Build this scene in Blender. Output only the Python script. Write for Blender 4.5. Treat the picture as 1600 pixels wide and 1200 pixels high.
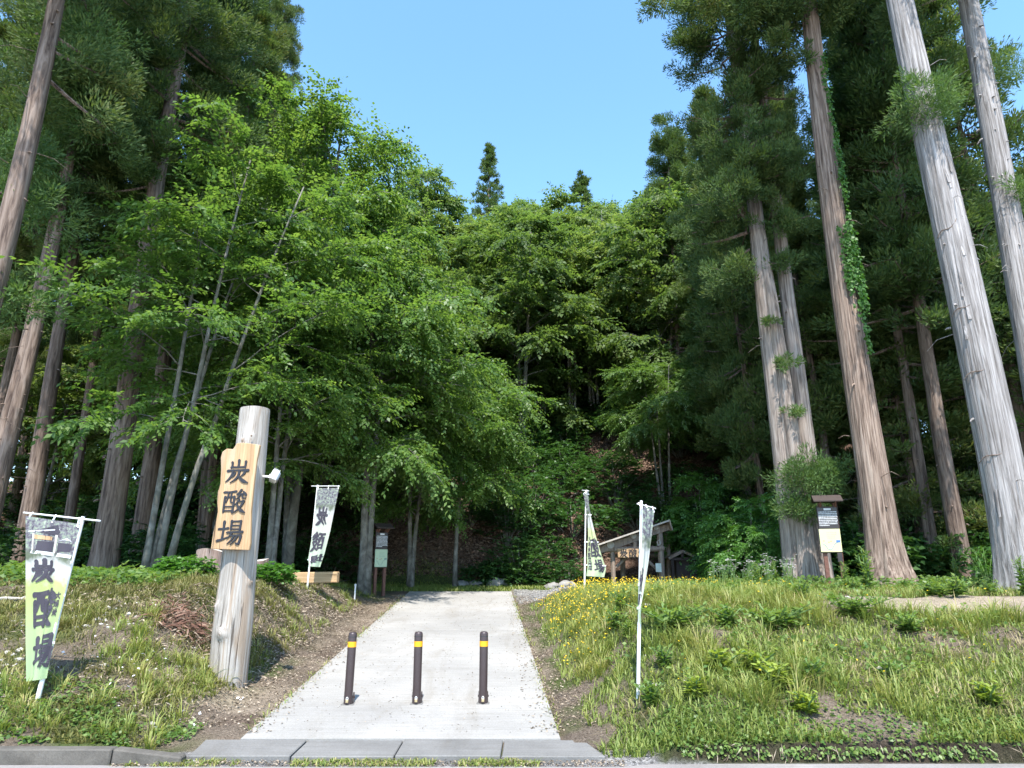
import bpy, bmesh, math, random
import numpy as np
from mathutils import Vector, Matrix, Euler
R = math.radians
scene = bpy.context.scene
col = scene.collection
for o in list(bpy.data.objects):
    bpy.data.objects.remove(o)

# ---------------------------------------------------------------- camera
EYE = 1.65
PITCH = R(15.3)
FPX = 1060.0                      # focal length in pixels of a 1600 px wide frame
cam_d = bpy.data.cameras.new('camera')
cam_d.sensor_width = 36.0
cam_d.lens = 36.0 * FPX / 1600.0
cam_d.clip_start = 0.1
cam_d.clip_end = 2000
cam = bpy.data.objects.new('camera', cam_d)
cam.location = (0, 0, EYE)
cam.rotation_euler = (R(90) + PITCH, 0, 0)
col.objects.link(cam)
scene.camera = cam

# ---------------------------------------------------------------- sky, sun, exposure
SUN_ELEV, SUN_FROM = R(61), R(2)     # sun stands behind the camera, a little to the left
sun_dir = Vector((math.sin(SUN_FROM) * math.cos(SUN_ELEV), -math.cos(SUN_FROM) * math.cos(SUN_ELEV), math.sin(SUN_ELEV)))
world = bpy.data.worlds.new('World')
scene.world = world
world.use_nodes = True
wn = world.node_tree.nodes
sky = wn.new('ShaderNodeTexSky')
sky.sky_type = 'NISHITA'
sky.sun_disc = False
sky.sun_elevation = SUN_ELEV
sky.sun_rotation = math.atan2(sun_dir.x, sun_dir.y)
sky.altitude = 500
sky.air_density = 1.0
sky.dust_density = 0.6
sky.ozone_density = 1.6
wn['Background'].inputs['Strength'].default_value = 0.15
hs = wn.new('ShaderNodeHueSaturation'); hs.inputs['Hue'].default_value = 0.492; hs.inputs['Saturation'].default_value = 1.12
world.node_tree.links.new(sky.outputs['Color'], hs.inputs['Color'])
world.node_tree.links.new(hs.outputs['Color'], wn['Background'].inputs['Color'])
sun_d = bpy.data.lights.new('sun', 'SUN')
sun_d.energy = 3.0
sun_d.angle = R(0.6)
sun_d.color = (1.0, 0.95, 0.88)
sun = bpy.data.objects.new('sun', sun_d)
sun.rotation_euler = sun_dir.to_track_quat('Z', 'Y').to_euler()
sun.location = (0, -20, 40)
col.objects.link(sun)
scene.view_settings.view_transform = 'Standard'
scene.view_settings.look = 'None'
scene.view_settings.gamma = 1
scene.view_settings.use_curve_mapping = False
scene.view_settings.exposure = 1.72
scene.cycles.max_bounces = 7
scene.cycles.diffuse_bounces = 4
scene.cycles.glossy_bounces = 2
scene.cycles.transmission_bounces = 4
scene.cycles.transparent_max_bounces = 4

# ---------------------------------------------------------------- helpers
def ray(px, py):
    cx, cy = (px - 800) / FPX, (600 - py) / FPX
    return np.array([cx, math.cos(PITCH) - cy * math.sin(PITCH), math.sin(PITCH) + cy * math.cos(PITCH)])

def at(px, py, Y):
    d = ray(px, py); t = Y / d[1]
    return Vector((d[0] * t, Y, EYE + d[2] * t))

def tag(o, label=None, cat=None, group=None, kind=None):
    if label: o['label'] = label
    if cat: o['category'] = cat
    if group: o['group'] = group
    if kind: o['kind'] = kind
    return o

def empty(name, loc=(0, 0, 0), rot=(0, 0, 0)):
    o = bpy.data.objects.new(name, None)
    o.empty_display_size = 0.3
    o.location = loc; o.rotation_euler = rot
    col.objects.link(o)
    return o

def obj(name, me, parent=None, loc=None):
    o = bpy.data.objects.new(name, me)
    col.objects.link(o)
    if parent: o.parent = parent
    if loc is not None: o.location = loc
    return o

def np_mesh(name, V, quads=None, tris=None, mats=(), mi=None, smooth=False, attrs=None):
    me = bpy.data.meshes.new(name)
    V = np.asarray(V, np.float32).reshape(-1, 3)
    q = np.zeros((0, 4), np.int32) if quads is None else np.asarray(quads, np.int32).reshape(-1, 4)
    t = np.zeros((0, 3), np.int32) if tris is None else np.asarray(tris, np.int32).reshape(-1, 3)
    nq, nt = len(q), len(t)
    me.vertices.add(len(V)); me.vertices.foreach_set('co', V.ravel())
    me.loops.add(nq * 4 + nt * 3)
    me.loops.foreach_set('vertex_index', np.concatenate([q.ravel(), t.ravel()]))
    me.polygons.add(nq + nt)
    me.polygons.foreach_set('loop_start', np.concatenate([np.arange(nq) * 4, nq * 4 + np.arange(nt) * 3]).astype(np.int32))
    if smooth: me.polygons.foreach_set('use_smooth', np.ones(nq + nt, bool))
    for m in mats: me.materials.append(m)
    if mi is not None: me.polygons.foreach_set('material_index', np.asarray(mi, np.int32))
    for k, a in (attrs or {}).items():
        at_ = me.attributes.new(k, 'FLOAT', 'POINT'); at_.data.foreach_set('value', np.asarray(a, np.float32).ravel())
    me.update(calc_edges=True)
    return me

class MB:
    """collects simple solids, then links them as one mesh object"""
    def __init__(s): s.V = []; s.F = []; s.n = 0
    def add(s, V, F):
        s.V += [tuple(v) for v in V]; s.F += [tuple(i + s.n for i in f) for f in F]; s.n += len(V)
    def box(s, c, size, rot=None):
        hx, hy, hz = size[0] / 2, size[1] / 2, size[2] / 2
        P = [Vector((x * hx, y * hy, z * hz)) for x in (-1, 1) for y in (-1, 1) for z in (-1, 1)]
        if rot is not None: P = [rot @ p for p in P]
        c = Vector(c)
        s.add([p + c for p in P], [(0, 1, 3, 2), (4, 6, 7, 5), (0, 4, 5, 1), (2, 3, 7, 6), (0, 2, 6, 4), (1, 5, 7, 3)])
    def beam(s, a, b, w, h, up=(0, 0, 1)):
        a, b = Vector(a), Vector(b); d = b - a; L = d.length; d.normalize()
        x = d.cross(Vector(up)); x = x.normalized() if x.length > 1e-4 else Vector((1, 0, 0))
        z = x.cross(d)
        m = Matrix((x, d, z)).transposed()
        s.box((a + b) / 2, (w, L, h), m)
    def tube(s, pts, rad, n=10, cap=True, wob=None):
        pts = [Vector(p) for p in pts]; base = []
        k = len(pts)
        if not hasattr(rad, '__len__'): rad = [rad] * k
        ref = None; V = []
        for i, p in enumerate(pts):
            t = (pts[min(i + 1, k - 1)] - pts[max(i - 1, 0)]).normalized()
            if ref is None:
                ref = Vector((1, 0, 0)) if abs(t.x) < 0.8 else Vector((0, 1, 0))
            x = (ref - t * ref.dot(t)).normalized(); ref = x; y = t.cross(x)
            for j in range(n):
                a = 2 * math.pi * j / n
                r = rad[i] * (wob(i, a) if wob else 1)
                V.append(p + (x * math.cos(a) + y * math.sin(a)) * r)
        F = [(i * n + j, i * n + (j + 1) % n, (i + 1) * n + (j + 1) % n, (i + 1) * n + j) for i in range(k - 1) for j in range(n)]
        if cap:
            F.append(tuple(range(n - 1, -1, -1))); F.append(tuple((k - 1) * n + j for j in range(n)))
        s.add(V, F)
    def prism(s, poly, origin, ux, uy, depth):
        """2D outline (counter-clockwise) extruded by depth along ux x uy"""
        ux, uy = Vector(ux), Vector(uy); nz = ux.cross(uy).normalized(); o = Vector(origin); n = len(poly)
        A = [o + ux * p[0] + uy * p[1] for p in poly]; B = [a + nz * depth for a in A]
        F = [tuple(range(n - 1, -1, -1)), tuple(range(n, 2 * n))] + [(i, (i + 1) % n, n + (i + 1) % n, n + i) for i in range(n)]
        s.add(A + B, F)
    def build(s, name, mat, parent=None, smooth=False, bevel=0, loc=None):
        me = bpy.data.meshes.new(name)
        V = s.V
        me.from_pydata([tuple(v) for v in V], [], s.F)
        if bevel:
            bm = bmesh.new(); bm.from_mesh(me)
            ed = [e for e in bm.edges if len(e.link_faces) == 2 and e.calc_face_angle(0) > 0.7]
            bmesh.ops.bevel(bm, geom=ed, offset=bevel, segments=1, affect='EDGES', profile=0.5)
            bm.to_mesh(me); bm.free()
        if smooth:
            me.polygons.foreach_set('use_smooth', np.ones(len(me.polygons), bool))
            try: me.set_sharp_from_angle(angle=R(42))
            except Exception: pass
        me.materials.append(mat); me.update()
        return obj(name, me, parent, loc)

# value noise ------------------------------------------------------------------
_rs = np.random.RandomState(5)
_lat = _rs.rand(256, 256)
def vnoise(x, y, s=1.0, off=0.0):
    x = np.asarray(x, float) / s + 57.3 + off; y = np.asarray(y, float) / s + 91.7 + off * 1.7
    xi, yi = np.floor(x).astype(int), np.floor(y).astype(int); fx, fy = x - xi, y - yi
    fx = fx * fx * (3 - 2 * fx); fy = fy * fy * (3 - 2 * fy)
    g = lambda i, j: _lat[i & 255, j & 255]
    return (g(xi, yi) * (1 - fx) + g(xi + 1, yi) * fx) * (1 - fy) + (g(xi, yi + 1) * (1 - fx) + g(xi + 1, yi + 1) * fx) * fy
def fbm(x, y, s, off=0.0, o=3):
    v = 0; a = 0.5; tot = 0
    for k in range(o):
        v = v + a * vnoise(x, y, s, off + k * 7.1); tot += a; a *= 0.5; s *= 0.5
    return v / tot
def sst(a, b, x):
    t = np.clip((np.asarray(x, float) - a) / (b - a), 0, 1); return t * t * (3 - 2 * t)

# ---------------------------------------------------------------- materials
def mat(name):
    m = bpy.data.materials.new(name); m.use_nodes = True
    return m, m.node_tree.nodes, m.node_tree.links, m.node_tree.nodes['Principled BSDF']

def ramp(N, stops, interp='LINEAR'):
    r = N.new('ShaderNodeValToRGB'); r.color_ramp.interpolation = interp
    e = r.color_ramp.elements
    while len(e) < len(stops): e.new(0.5)
    for el, (p, c) in zip(e, stops):
        el.position = p; el.color = (*c, 1) if len(c) == 3 else c
    return r

def tex(N, L, kind='noise', scale=5, detail=4, rough=0.6, coord='Object', vec=(1, 1, 1), dist=0.0):
    tc = N.new('ShaderNodeTexCoord'); mp = N.new('ShaderNodeMapping'); mp.inputs['Scale'].default_value = vec
    L.new(tc.outputs[coord], mp.inputs['Vector'])
    if kind == 'noise':
        t = N.new('ShaderNodeTexNoise'); t.inputs['Detail'].default_value = detail; t.inputs['Roughness'].default_value = rough
        t.inputs['Distortion'].default_value = dist
    elif kind == 'voronoi': t = N.new('ShaderNodeTexVoronoi')
    else:
        t = N.new('ShaderNodeTexWave'); t.inputs['Distortion'].default_value = dist; t.inputs['Detail'].default_value = detail
    t.inputs['Scale'].default_value = scale
    L.new(mp.outputs['Vector'], t.inputs['Vector'])
    return t

def mixc(N, L, fac, a, b, mode='MIX'):
    m = N.new('ShaderNodeMix'); m.data_type = 'RGBA'; m.blend_type = mode
    for s, v in ((m.inputs[0], fac), (m.inputs[6], a), (m.inputs[7], b)):
        if hasattr(v, 'is_linked'): L.new(v, s)
        elif isinstance(v, (int, float)): s.default_value = v
        else: s.default_value = (*v, 1)
    return m.outputs[2]

def bump(N, L, b, hgt, dist=0.02, strength=1.0, prev=None):
    n = N.new('ShaderNodeBump'); n.inputs['Distance'].default_value = dist; n.inputs['Strength'].default_value = strength
    L.new(hgt, n.inputs['Height'])
    if prev: L.new(prev.outputs['Normal'], n.inputs['Normal'])
    L.new(n.outputs['Normal'], b.inputs['Normal'])
    return n

def simple(name, c, rough=0.6, metal=0.0, var=0.12, scale=8, bmp=0.0, spec=0.5):
    m, N, L, b = mat(name)
    t = tex(N, L, 'noise', scale, 5)
    r = ramp(N, [(0.3, tuple(x * (1 - var) for x in c)), (0.7, tuple(min(1, x * (1 + var)) for x in c))])
    L.new(t.outputs['Fac'], r.inputs['Fac']); L.new(r.outputs['Color'], b.inputs['Base Color'])
    b.inputs['Roughness'].default_value = rough; b.inputs['Metallic'].default_value = metal
    b.inputs['Specular IOR Level'].default_value = spec
    if bmp: bump(N, L, b, t.outputs['Fac'], bmp)
    return m

def leaf_mat(name, stops, trans=0.35, tcol=(0.12, 0.22, 0.03), rough=0.45, spec=0.4, objvar=0.35):
    """stops: colour ramp over the per-leaf attribute 'rnd'; every copy of a plant shifts it a little"""
    m, N, L, b = mat(name)
    a = N.new('ShaderNodeAttribute'); a.attribute_name = 'rnd'
    oi = N.new('ShaderNodeObjectInfo')
    ad = N.new('ShaderNodeMath'); ad.operation = 'MULTIPLY_ADD'; ad.inputs[1].default_value = objvar; ad.inputs[2].default_value = -objvar / 2
    L.new(oi.outputs['Random'], ad.inputs[0])
    ad2 = N.new('ShaderNodeMath'); ad2.operation = 'ADD'; L.new(ad.outputs[0], ad2.inputs[0]); L.new(a.outputs['Fac'], ad2.inputs[1])
    r = ramp(N, stops); L.new(ad2.outputs[0], r.inputs['Fac'])
    L.new(r.outputs['Color'], b.inputs['Base Color'])
    b.inputs['Roughness'].default_value = rough; b.inputs['Specular IOR Level'].default_value = spec
    tr = N.new('ShaderNodeBsdfTranslucent')
    tm = mixc(N, L, 1.0, r.outputs['Color'], tcol, 'MULTIPLY')
    L.new(tm, tr.inputs['Color'])
    mx = N.new('ShaderNodeMixShader'); mx.inputs[0].default_value = trans
    out = N['Material Output']
    L.new(b.outputs[0], mx.inputs[1]); L.new(tr.outputs[0], mx.inputs[2]); L.new(mx.outputs[0], out.inputs['Surface'])
    return m

def bark_mat(name, c0, c1, c2, vs=(14, 14, 1.1), dist=0.03, patch=None):
    m, N, L, b = mat(name)
    t = tex(N, L, 'noise', 1.0, 6, 0.65, vec=vs, dist=0.6)
    t2 = tex(N, L, 'noise', 1.3, 4, 0.6)
    r = ramp(N, [(0.36, c0), (0.5, c1), (0.64, c2)])
    L.new(t.outputs['Fac'], r.inputs['Fac'])
    c = r.outputs['Color']
    if patch:
        p = ramp(N, [(0.5, (0, 0, 0)), (0.62, (1, 1, 1))]); L.new(t2.outputs['Fac'], p.inputs['Fac'])
        f = N.new('ShaderNodeMath'); f.operation = 'MULTIPLY'; f.inputs[1].default_value = 0.55; L.new(p.outputs['Color'], f.inputs[0])
        c = mixc(N, L, f.outputs[0], c, patch)
    L.new(c, b.inputs['Base Color'])
    b.inputs['Roughness'].default_value = 0.9; b.inputs['Specular IOR Level'].default_value = 0.15
    bump(N, L, b, t.outputs['Fac'], dist)
    return m

G3 = lambda g: (1.05, 1.0, 0.5)
M = {}
M['leaf_near'] = leaf_mat('maple_leaf_green', [(0.0, (0.055, 0.12, 0.026)), (0.5, (0.095, 0.18, 0.042)), (1.0, (0.16, 0.24, 0.07))], 0.48, (1.9, 1.8, 0.9))
M['leaf_hill'] = leaf_mat('hill_leaf_green', [(0.0, (0.06, 0.11, 0.03)), (0.5, (0.105, 0.17, 0.05)), (1.0, (0.17, 0.22, 0.075))], 0.46, (1.8, 1.8, 0.9), 0.55, 0.3, 0.6)
M['leaf_pale'] = leaf_mat('pale_leaf_green', [(0.0, (0.06, 0.13, 0.03)), (1.0, (0.14, 0.22, 0.06))], 0.4, (1.8, 1.8, 0.9))
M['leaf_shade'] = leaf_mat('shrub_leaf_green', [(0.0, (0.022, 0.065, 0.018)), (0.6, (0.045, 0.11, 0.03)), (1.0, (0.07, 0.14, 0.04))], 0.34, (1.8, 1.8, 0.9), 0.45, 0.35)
M['leaf_vine'] = leaf_mat('vine_leaf_green', [(0.0, (0.045, 0.13, 0.02)), (1.0, (0.10, 0.21, 0.045))], 0.35, (1.8, 1.9, 0.8))
M['leaf_weed'] = leaf_mat('weed_leaf_green', [(0.0, (0.07, 0.14, 0.03)), (0.6, (0.13, 0.21, 0.05)), (1.0, (0.20, 0.27, 0.08))], 0.38, (1.8, 1.8, 0.9))
M['leaf_yellow'] = leaf_mat('young_leaf_yellow_green', [(0.0, (0.17, 0.25, 0.04)), (1.0, (0.28, 0.34, 0.06))], 0.35, (1.6, 1.6, 0.9))
M['needle'] = leaf_mat('cedar_needle', [(0.0, (0.040, 0.074, 0.028)), (0.5, (0.080, 0.133, 0.042)), (0.85, (0.13, 0.168, 0.05)), (1.0, (0.14, 0.14, 0.05))], 0.28, (1.7, 1.8, 0.9), 0.6, 0.2, 0.3)
M['needle_light'] = leaf_mat('cedar_needle_fresh', [(0.0, (0.055, 0.11, 0.035)), (0.6, (0.10, 0.17, 0.055)), (1.0, (0.16, 0.21, 0.075))], 0.28, (1.7, 1.8, 0.9), 0.6, 0.2, 0.2)
M['grass'] = leaf_mat('grass_blade', [(0.0, (0.12, 0.18, 0.04)), (0.45, (0.215, 0.265, 0.065)), (0.75, (0.29, 0.30, 0.09)), (1.0, (0.38, 0.32, 0.15))], 0.35, (1.6, 1.6, 0.9), 0.5, 0.3, 0.0)
M['moss'] = leaf_mat('dry_moss_grass', [(0.0, (0.09, 0.105, 0.03)), (0.5, (0.17, 0.17, 0.055)), (1.0, (0.27, 0.23, 0.10))], 0.3, (1.5, 1.5, 0.9), 0.6, 0.2, 0.0)
M['straw'] = leaf_mat('dry_straw_grass', [(0.0, (0.20, 0.17, 0.08)), (1.0, (0.40, 0.34, 0.19))], 0.2, (1.3, 1.3, 0.9), 0.6, 0.2, 0.0)
M['petal_yellow'] = leaf_mat('yellow_petal', [(0.0, (0.72, 0.50, 0.02)), (1.0, (0.85, 0.62, 0.05))], 0.25, (1, 1, 1), 0.6, 0.2, 0)
M['petal_white'] = leaf_mat('white_petal', [(0.0, (0.75, 0.72, 0.72)), (1.0, (0.85, 0.82, 0.84))], 0.25, (1, 1, 1), 0.6, 0.2, 0)
M['litter'] = leaf_mat('fallen_leaf_brown', [(0.0, (0.07, 0.042, 0.03)), (0.5, (0.14, 0.088, 0.062)), (1.0, (0.26, 0.18, 0.13))], 0.1, (1, 1, 1), 0.8, 0.2, 0)
M['dead_twig'] = leaf_mat('dead_cedar_frond', [(0.0, (0.10, 0.06, 0.045)), (0.6, (0.20, 0.105, 0.075)), (1.0, (0.32, 0.25, 0.19))], 0.1, (1, 1, 1), 0.8, 0.2, 0)
M['chip'] = leaf_mat('wood_chip', [(0.0, (0.10, 0.08, 0.06)), (0.5, (0.22, 0.17, 0.12)), (1.0, (0.42, 0.35, 0.27))], 0.05, (1, 1, 1), 0.85, 0.2, 0)
M['bark_cedar'] = bark_mat('cedar_bark', (0.07, 0.05, 0.042), (0.17, 0.125, 0.10), (0.27, 0.21, 0.175))
M['bark_red'] = bark_mat('red_cedar_bark', (0.085, 0.06, 0.048), (0.235, 0.172, 0.135), (0.38, 0.30, 0.245), (21, 21, 1.0), 0.035)
M['bark_grey'] = bark_mat('grey_cedar_bark', (0.13, 0.115, 0.105), (0.27, 0.25, 0.24), (0.42, 0.395, 0.385), (20, 20, 0.9), 0.035)
M['bark_pale'] = bark_mat('smooth_grey_bark', (0.09, 0.085, 0.075), (0.16, 0.15, 0.13), (0.25, 0.24, 0.215), (4, 4, 3), 0.004, (0.10, 0.11, 0.085))
M['bark_twin'] = bark_mat('grey_brown_cedar_bark', (0.12, 0.095, 0.08), (0.27, 0.225, 0.195), (0.38, 0.33, 0.295), (16, 16, 0.9), 0.025)
M['white_paint'] = simple('white_painted_steel', (0.72, 0.72, 0.70), 0.35, 0, 0.05)
M['brown_steel'] = simple('dark_brown_coated_steel', (0.045, 0.030, 0.030), 0.38, 0, 0.08)
M['yellow_band'] = simple('yellow_reflective_tape', (0.80, 0.36, 0.01), 0.45, 0, 0.04)
M['brass'] = simple('brass_padlock', (0.62, 0.50, 0.30), 0.35, 0.8, 0.08)
M['dark_metal'] = simple('dark_metal', (0.03, 0.03, 0.032), 0.5)
M['ink'] = simple('black_lettering', (0.018, 0.018, 0.024), 0.5, 0, 0.1)
M['print_ink'] = simple('dark_printed_ink', (0.045, 0.04, 0.055), 0.7, 0, 0.1)
M['stain_wood'] = simple('red_brown_stained_timber', (0.15, 0.066, 0.046), 0.7, 0, 0.25, 20, 0.004)
M['dark_wood'] = simple('dark_stained_timber', (0.045, 0.030, 0.025), 0.75, 0, 0.25, 20, 0.004)
M['panel_dark'] = simple('dark_notice_panel', (0.035, 0.028, 0.028), 0.4)
M['panel_cream'] = simple('cream_map_panel', (0.62, 0.62, 0.33), 0.5, 0, 0.05)
M['panel_mint'] = simple('pale_green_map_panel', (0.42, 0.52, 0.36), 0.5, 0, 0.05)
M['text_white'] = simple('white_print', (0.62, 0.62, 0.62), 0.6)
M['map_blue'] = simple('blue_map_line', (0.06, 0.16, 0.40), 0.6)
M['map_grey'] = simple('grey_map_line', (0.20, 0.28, 0.24), 0.6)
M['map_red'] = simple('red_map_line', (0.45, 0.12, 0.06), 0.6)
M['paper'] = simple('white_notice_paper', (0.66, 0.72, 0.64), 0.7)
M['rock'] = simple('grey_rock', (0.22, 0.21, 0.19), 0.9, 0, 0.35, 4, 0.02)
M['pale_stone'] = simple('pale_stone', (0.50, 0.47, 0.43), 0.9, 0, 0.2, 9, 0.005)
M['dry_branch'] = simple('bleached_branch', (0.42, 0.38, 0.33), 0.9, 0, 0.2, 12, 0.003)
M['stalk'] = simple('green_stalk', (0.10, 0.17, 0.05), 0.7)
M['lamp_glass'] = simple('lamp_glass', (0.30, 0.32, 0.34), 0.12)

def wood_mat(name, c0, c1, c2, streak, vs=(9, 9, 0.5), grain=(60, 60, 1.6), dist=0.006, horizontal=False):
    m, N, L, b = mat(name)
    t = tex(N, L, 'noise', 1.0, 5, 0.6, vec=vs, dist=0.4)
    g = tex(N, L, 'noise', 1.0, 5, 0.7, vec=grain, dist=0.8)
    s = tex(N, L, 'noise', 1.0, 3, 0.5, vec=(vs[0] * 0.9, vs[1] * 0.9, vs[2] * 1.3), dist=1.0)
    r = ramp(N, [(0.3, c0), (0.5, c1), (0.7, c2)]); L.new(g.outputs['Fac'], r.inputs['Fac'])
    rs = ramp(N, [(0.53, (0, 0, 0)), (0.66, (1, 1, 1))]); L.new(s.outputs['Fac'], rs.inputs['Fac'])
    f = N.new('ShaderNodeMath'); f.operation = 'MULTIPLY'; f.inputs[1].default_value = 0.65; L.new(rs.outputs['Color'], f.inputs[0])
    c = mixc(N, L, f.outputs[0], r.outputs['Color'], streak)
    v = ramp(N, [(0.25, (0.72, 0.70, 0.68)), (0.65, (1.1, 1.1, 1.1))]); L.new(t.outputs['Fac'], v.inputs['Fac'])
    c = mixc(N, L, 1.0, c, v.outputs['Color'], 'MULTIPLY')
    k = tex(N, L, 'noise', 1.0, 3, 0.55, vec=(grain[0] * .55, grain[1] * .55, grain[2] * .55), dist=0.5)
    rk = ramp(N, [(0.30, (0.30, 0.27, 0.25)), (0.37, (1, 1, 1))]); L.new(k.outputs['Fac'], rk.inputs['Fac'])
    c = mixc(N, L, 1.0, c, rk.outputs['Color'], 'MULTIPLY')
    L.new(c, b.inputs['Base Color']); b.inputs['Roughness'].default_value = 0.8; b.inputs['Specular IOR Level'].default_value = 0.25
    n1 = bump(N, L, b, g.outputs['Fac'], dist); bump(N, L, b, rk.outputs['Color'], dist * 1.5, 1, n1)
    return m
M['log_wood'] = wood_mat('weathered_log_wood', (0.20, 0.175, 0.15), (0.36, 0.33, 0.295), (0.50, 0.475, 0.445), (0.27, 0.185, 0.115))
M['board_wood'] = wood_mat('tan_board_wood', (0.33, 0.205, 0.105), (0.46, 0.30, 0.165), (0.54, 0.38, 0.23), (0.48, 0.36, 0.25))
M['gate_wood'] = wood_mat('weathered_gate_wood', (0.16, 0.125, 0.10), (0.28, 0.22, 0.175), (0.40, 0.33, 0.27), (0.17, 0.105, 0.07))
M['tan_timber'] = wood_mat('fresh_tan_timber', (0.34, 0.215, 0.11), (0.46, 0.31, 0.17), (0.56, 0.40, 0.24), (0.42, 0.27, 0.14), (0.5, 9, 9), (1.6, 60, 60))
M['stump_wood'] = wood_mat('stump_wood', (0.16, 0.11, 0.09), (0.28, 0.21, 0.18), (0.38, 0.31, 0.27), (0.18, 0.11, 0.08))

def concrete_mat(name, c, var, bdist, sc=1.0):
    m, N, L, b = mat(name)
    a = tex(N, L, 'noise', 0.55 * sc, 6, 0.6); f = tex(N, L, 'noise', 60, 5, 0.7); br = tex(N, L, 'noise', 1.0, 4, 0.6, vec=(1.3, 42, 1), dist=0.3)
    r = ramp(N, [(0.3, tuple(x * (1 - var) for x in c)), (0.7, tuple(x * (1 + var * 0.5) for x in c))]); L.new(a.outputs['Fac'], r.inputs['Fac'])
    r2 = ramp(N, [(0.3, (0.80, 0.79, 0.78)), (0.6, (1.03, 1.03, 1.03))]); L.new(f.outputs['Fac'], r2.inputs['Fac'])
    r3 = ramp(N, [(0.35, (0.86, 0.855, 0.84)), (0.55, (1, 1, 1))]); L.new(br.outputs['Fac'], r3.inputs['Fac'])
    st = tex(N, L, 'noise', 1.0, 5, 0.7, vec=(1.5, 0.35, 1), dist=1.2); rst = ramp(N, [(0.52, (1, 1, 1)), (0.68, (0.88, 0.86, 0.83))]); L.new(st.outputs['Fac'], rst.inputs['Fac'])
    cc = mixc(N, L, 1, r.outputs['Color'], r2.outputs['Color'], 'MULTIPLY'); cc = mixc(N, L, 1, cc, rst.outputs['Color'], 'MULTIPLY'); cc = mixc(N, L, 1, cc, r3.outputs['Color'], 'MULTIPLY')
    L.new(cc, b.inputs['Base Color']); b.inputs['Roughness'].default_value = 0.85; b.inputs['Specular IOR Level'].default_value = 0.3
    n1 = bump(N, L, b, br.outputs['Fac'], bdist); bump(N, L, b, f.outputs['Fac'], bdist * 0.6, 1, n1)
    return m
M['concrete'] = concrete_mat('brushed_concrete', (0.325, 0.314, 0.294), 0.22, 0.004)
M['kerb'] = concrete_mat('kerb_concrete', (0.19, 0.186, 0.178), 0.25, 0.006, 3)
M['kerb_old'] = concrete_mat('stained_kerb_concrete', (0.13, 0.12, 0.105), 0.45, 0.008, 6)
M['asphalt'] = concrete_mat('pale_worn_asphalt', (0.27, 0.25, 0.24), 0.2, 0.006, 2)

# ground: soil / grass / leaf litter / sand by masks carried on the mesh
def ground_mat():
    m, N, L, b = mat('ground_soil')
    A = {}
    for k in ('green', 'litter', 'sand', 'gravel', 'dark_soil_shade'):
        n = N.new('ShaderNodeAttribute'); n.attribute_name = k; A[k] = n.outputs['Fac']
    big = tex(N, L, 'noise', 2.2, 6, 0.65); fine = tex(N, L, 'noise', 38, 6, 0.75); vor = tex(N, L, 'voronoi', 40)
    soil = ramp(N, [(0.3, (0.085, 0.065, 0.048)), (0.5, (0.19, 0.15, 0.115)), (0.72, (0.34, 0.28, 0.22))]); L.new(fine.outputs['Fac'], soil.inputs['Fac'])
    green = ramp(N, [(0.3, (0.045, 0.07, 0.02)), (0.55, (0.10, 0.13, 0.04)), (0.75, (0.17, 0.17, 0.07))]); L.new(fine.outputs['Fac'], green.inputs['Fac'])
    lit = ramp(N, [(0.1, (0.045, 0.028, 0.021)), (0.5, (0.105, 0.066, 0.048)), (0.9, (0.20, 0.135, 0.10))])
    vc = N.new('ShaderNodeSeparateColor'); L.new(vor.outputs['Color'], vc.inputs[0]); L.new(vc.outputs[0], lit.inputs['Fac'])
    sand = ramp(N, [(0.3, (0.28, 0.22, 0.16)), (0.6, (0.50, 0.41, 0.31))]); L.new(fine.outputs['Fac'], sand.inputs['Fac'])
    grav = ramp(N, [(0.1, (0.14, 0.135, 0.13)), (0.9, (0.40, 0.385, 0.37))]); L.new(vc.outputs[1], grav.inputs['Fac'])
    c = mixc(N, L, A['green'], soil.outputs['Color'], green.outputs['Color'])
    c = mixc(N, L, A['litter'], c, lit.outputs['Color'])
    c = mixc(N, L, A['sand'], c, sand.outputs['Color'])
    c = mixc(N, L, A['gravel'], c, grav.outputs['Color'])
    dark_soil_shade = ramp(N, [(0.3, (0.018, 0.014, 0.011)), (0.7, (0.075, 0.058, 0.045))]); L.new(fine.outputs['Fac'], dark_soil_shade.inputs['Fac'])  # near-black: dark soil with the shade under overhanging plants painted in
    c = mixc(N, L, A['dark_soil_shade'], c, dark_soil_shade.outputs['Color'])
    v = ramp(N, [(0.3, (0.75, 0.75, 0.75)), (0.7, (1.1, 1.1, 1.1))]); L.new(big.outputs['Fac'], v.inputs['Fac'])
    c = mixc(N, L, 1, c, v.outputs['Color'], 'MULTIPLY')
    L.new(c, b.inputs['Base Color']); b.inputs['Roughness'].default_value = 0.95; b.inputs['Specular IOR Level'].default_value = 0.1
    n1 = bump(N, L, b, fine.outputs['Fac'], 0.04); bump(N, L, b, vor.outputs['Distance'], 0.03, 0.7, n1)
    return m
M['ground'] = ground_mat()
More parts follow.
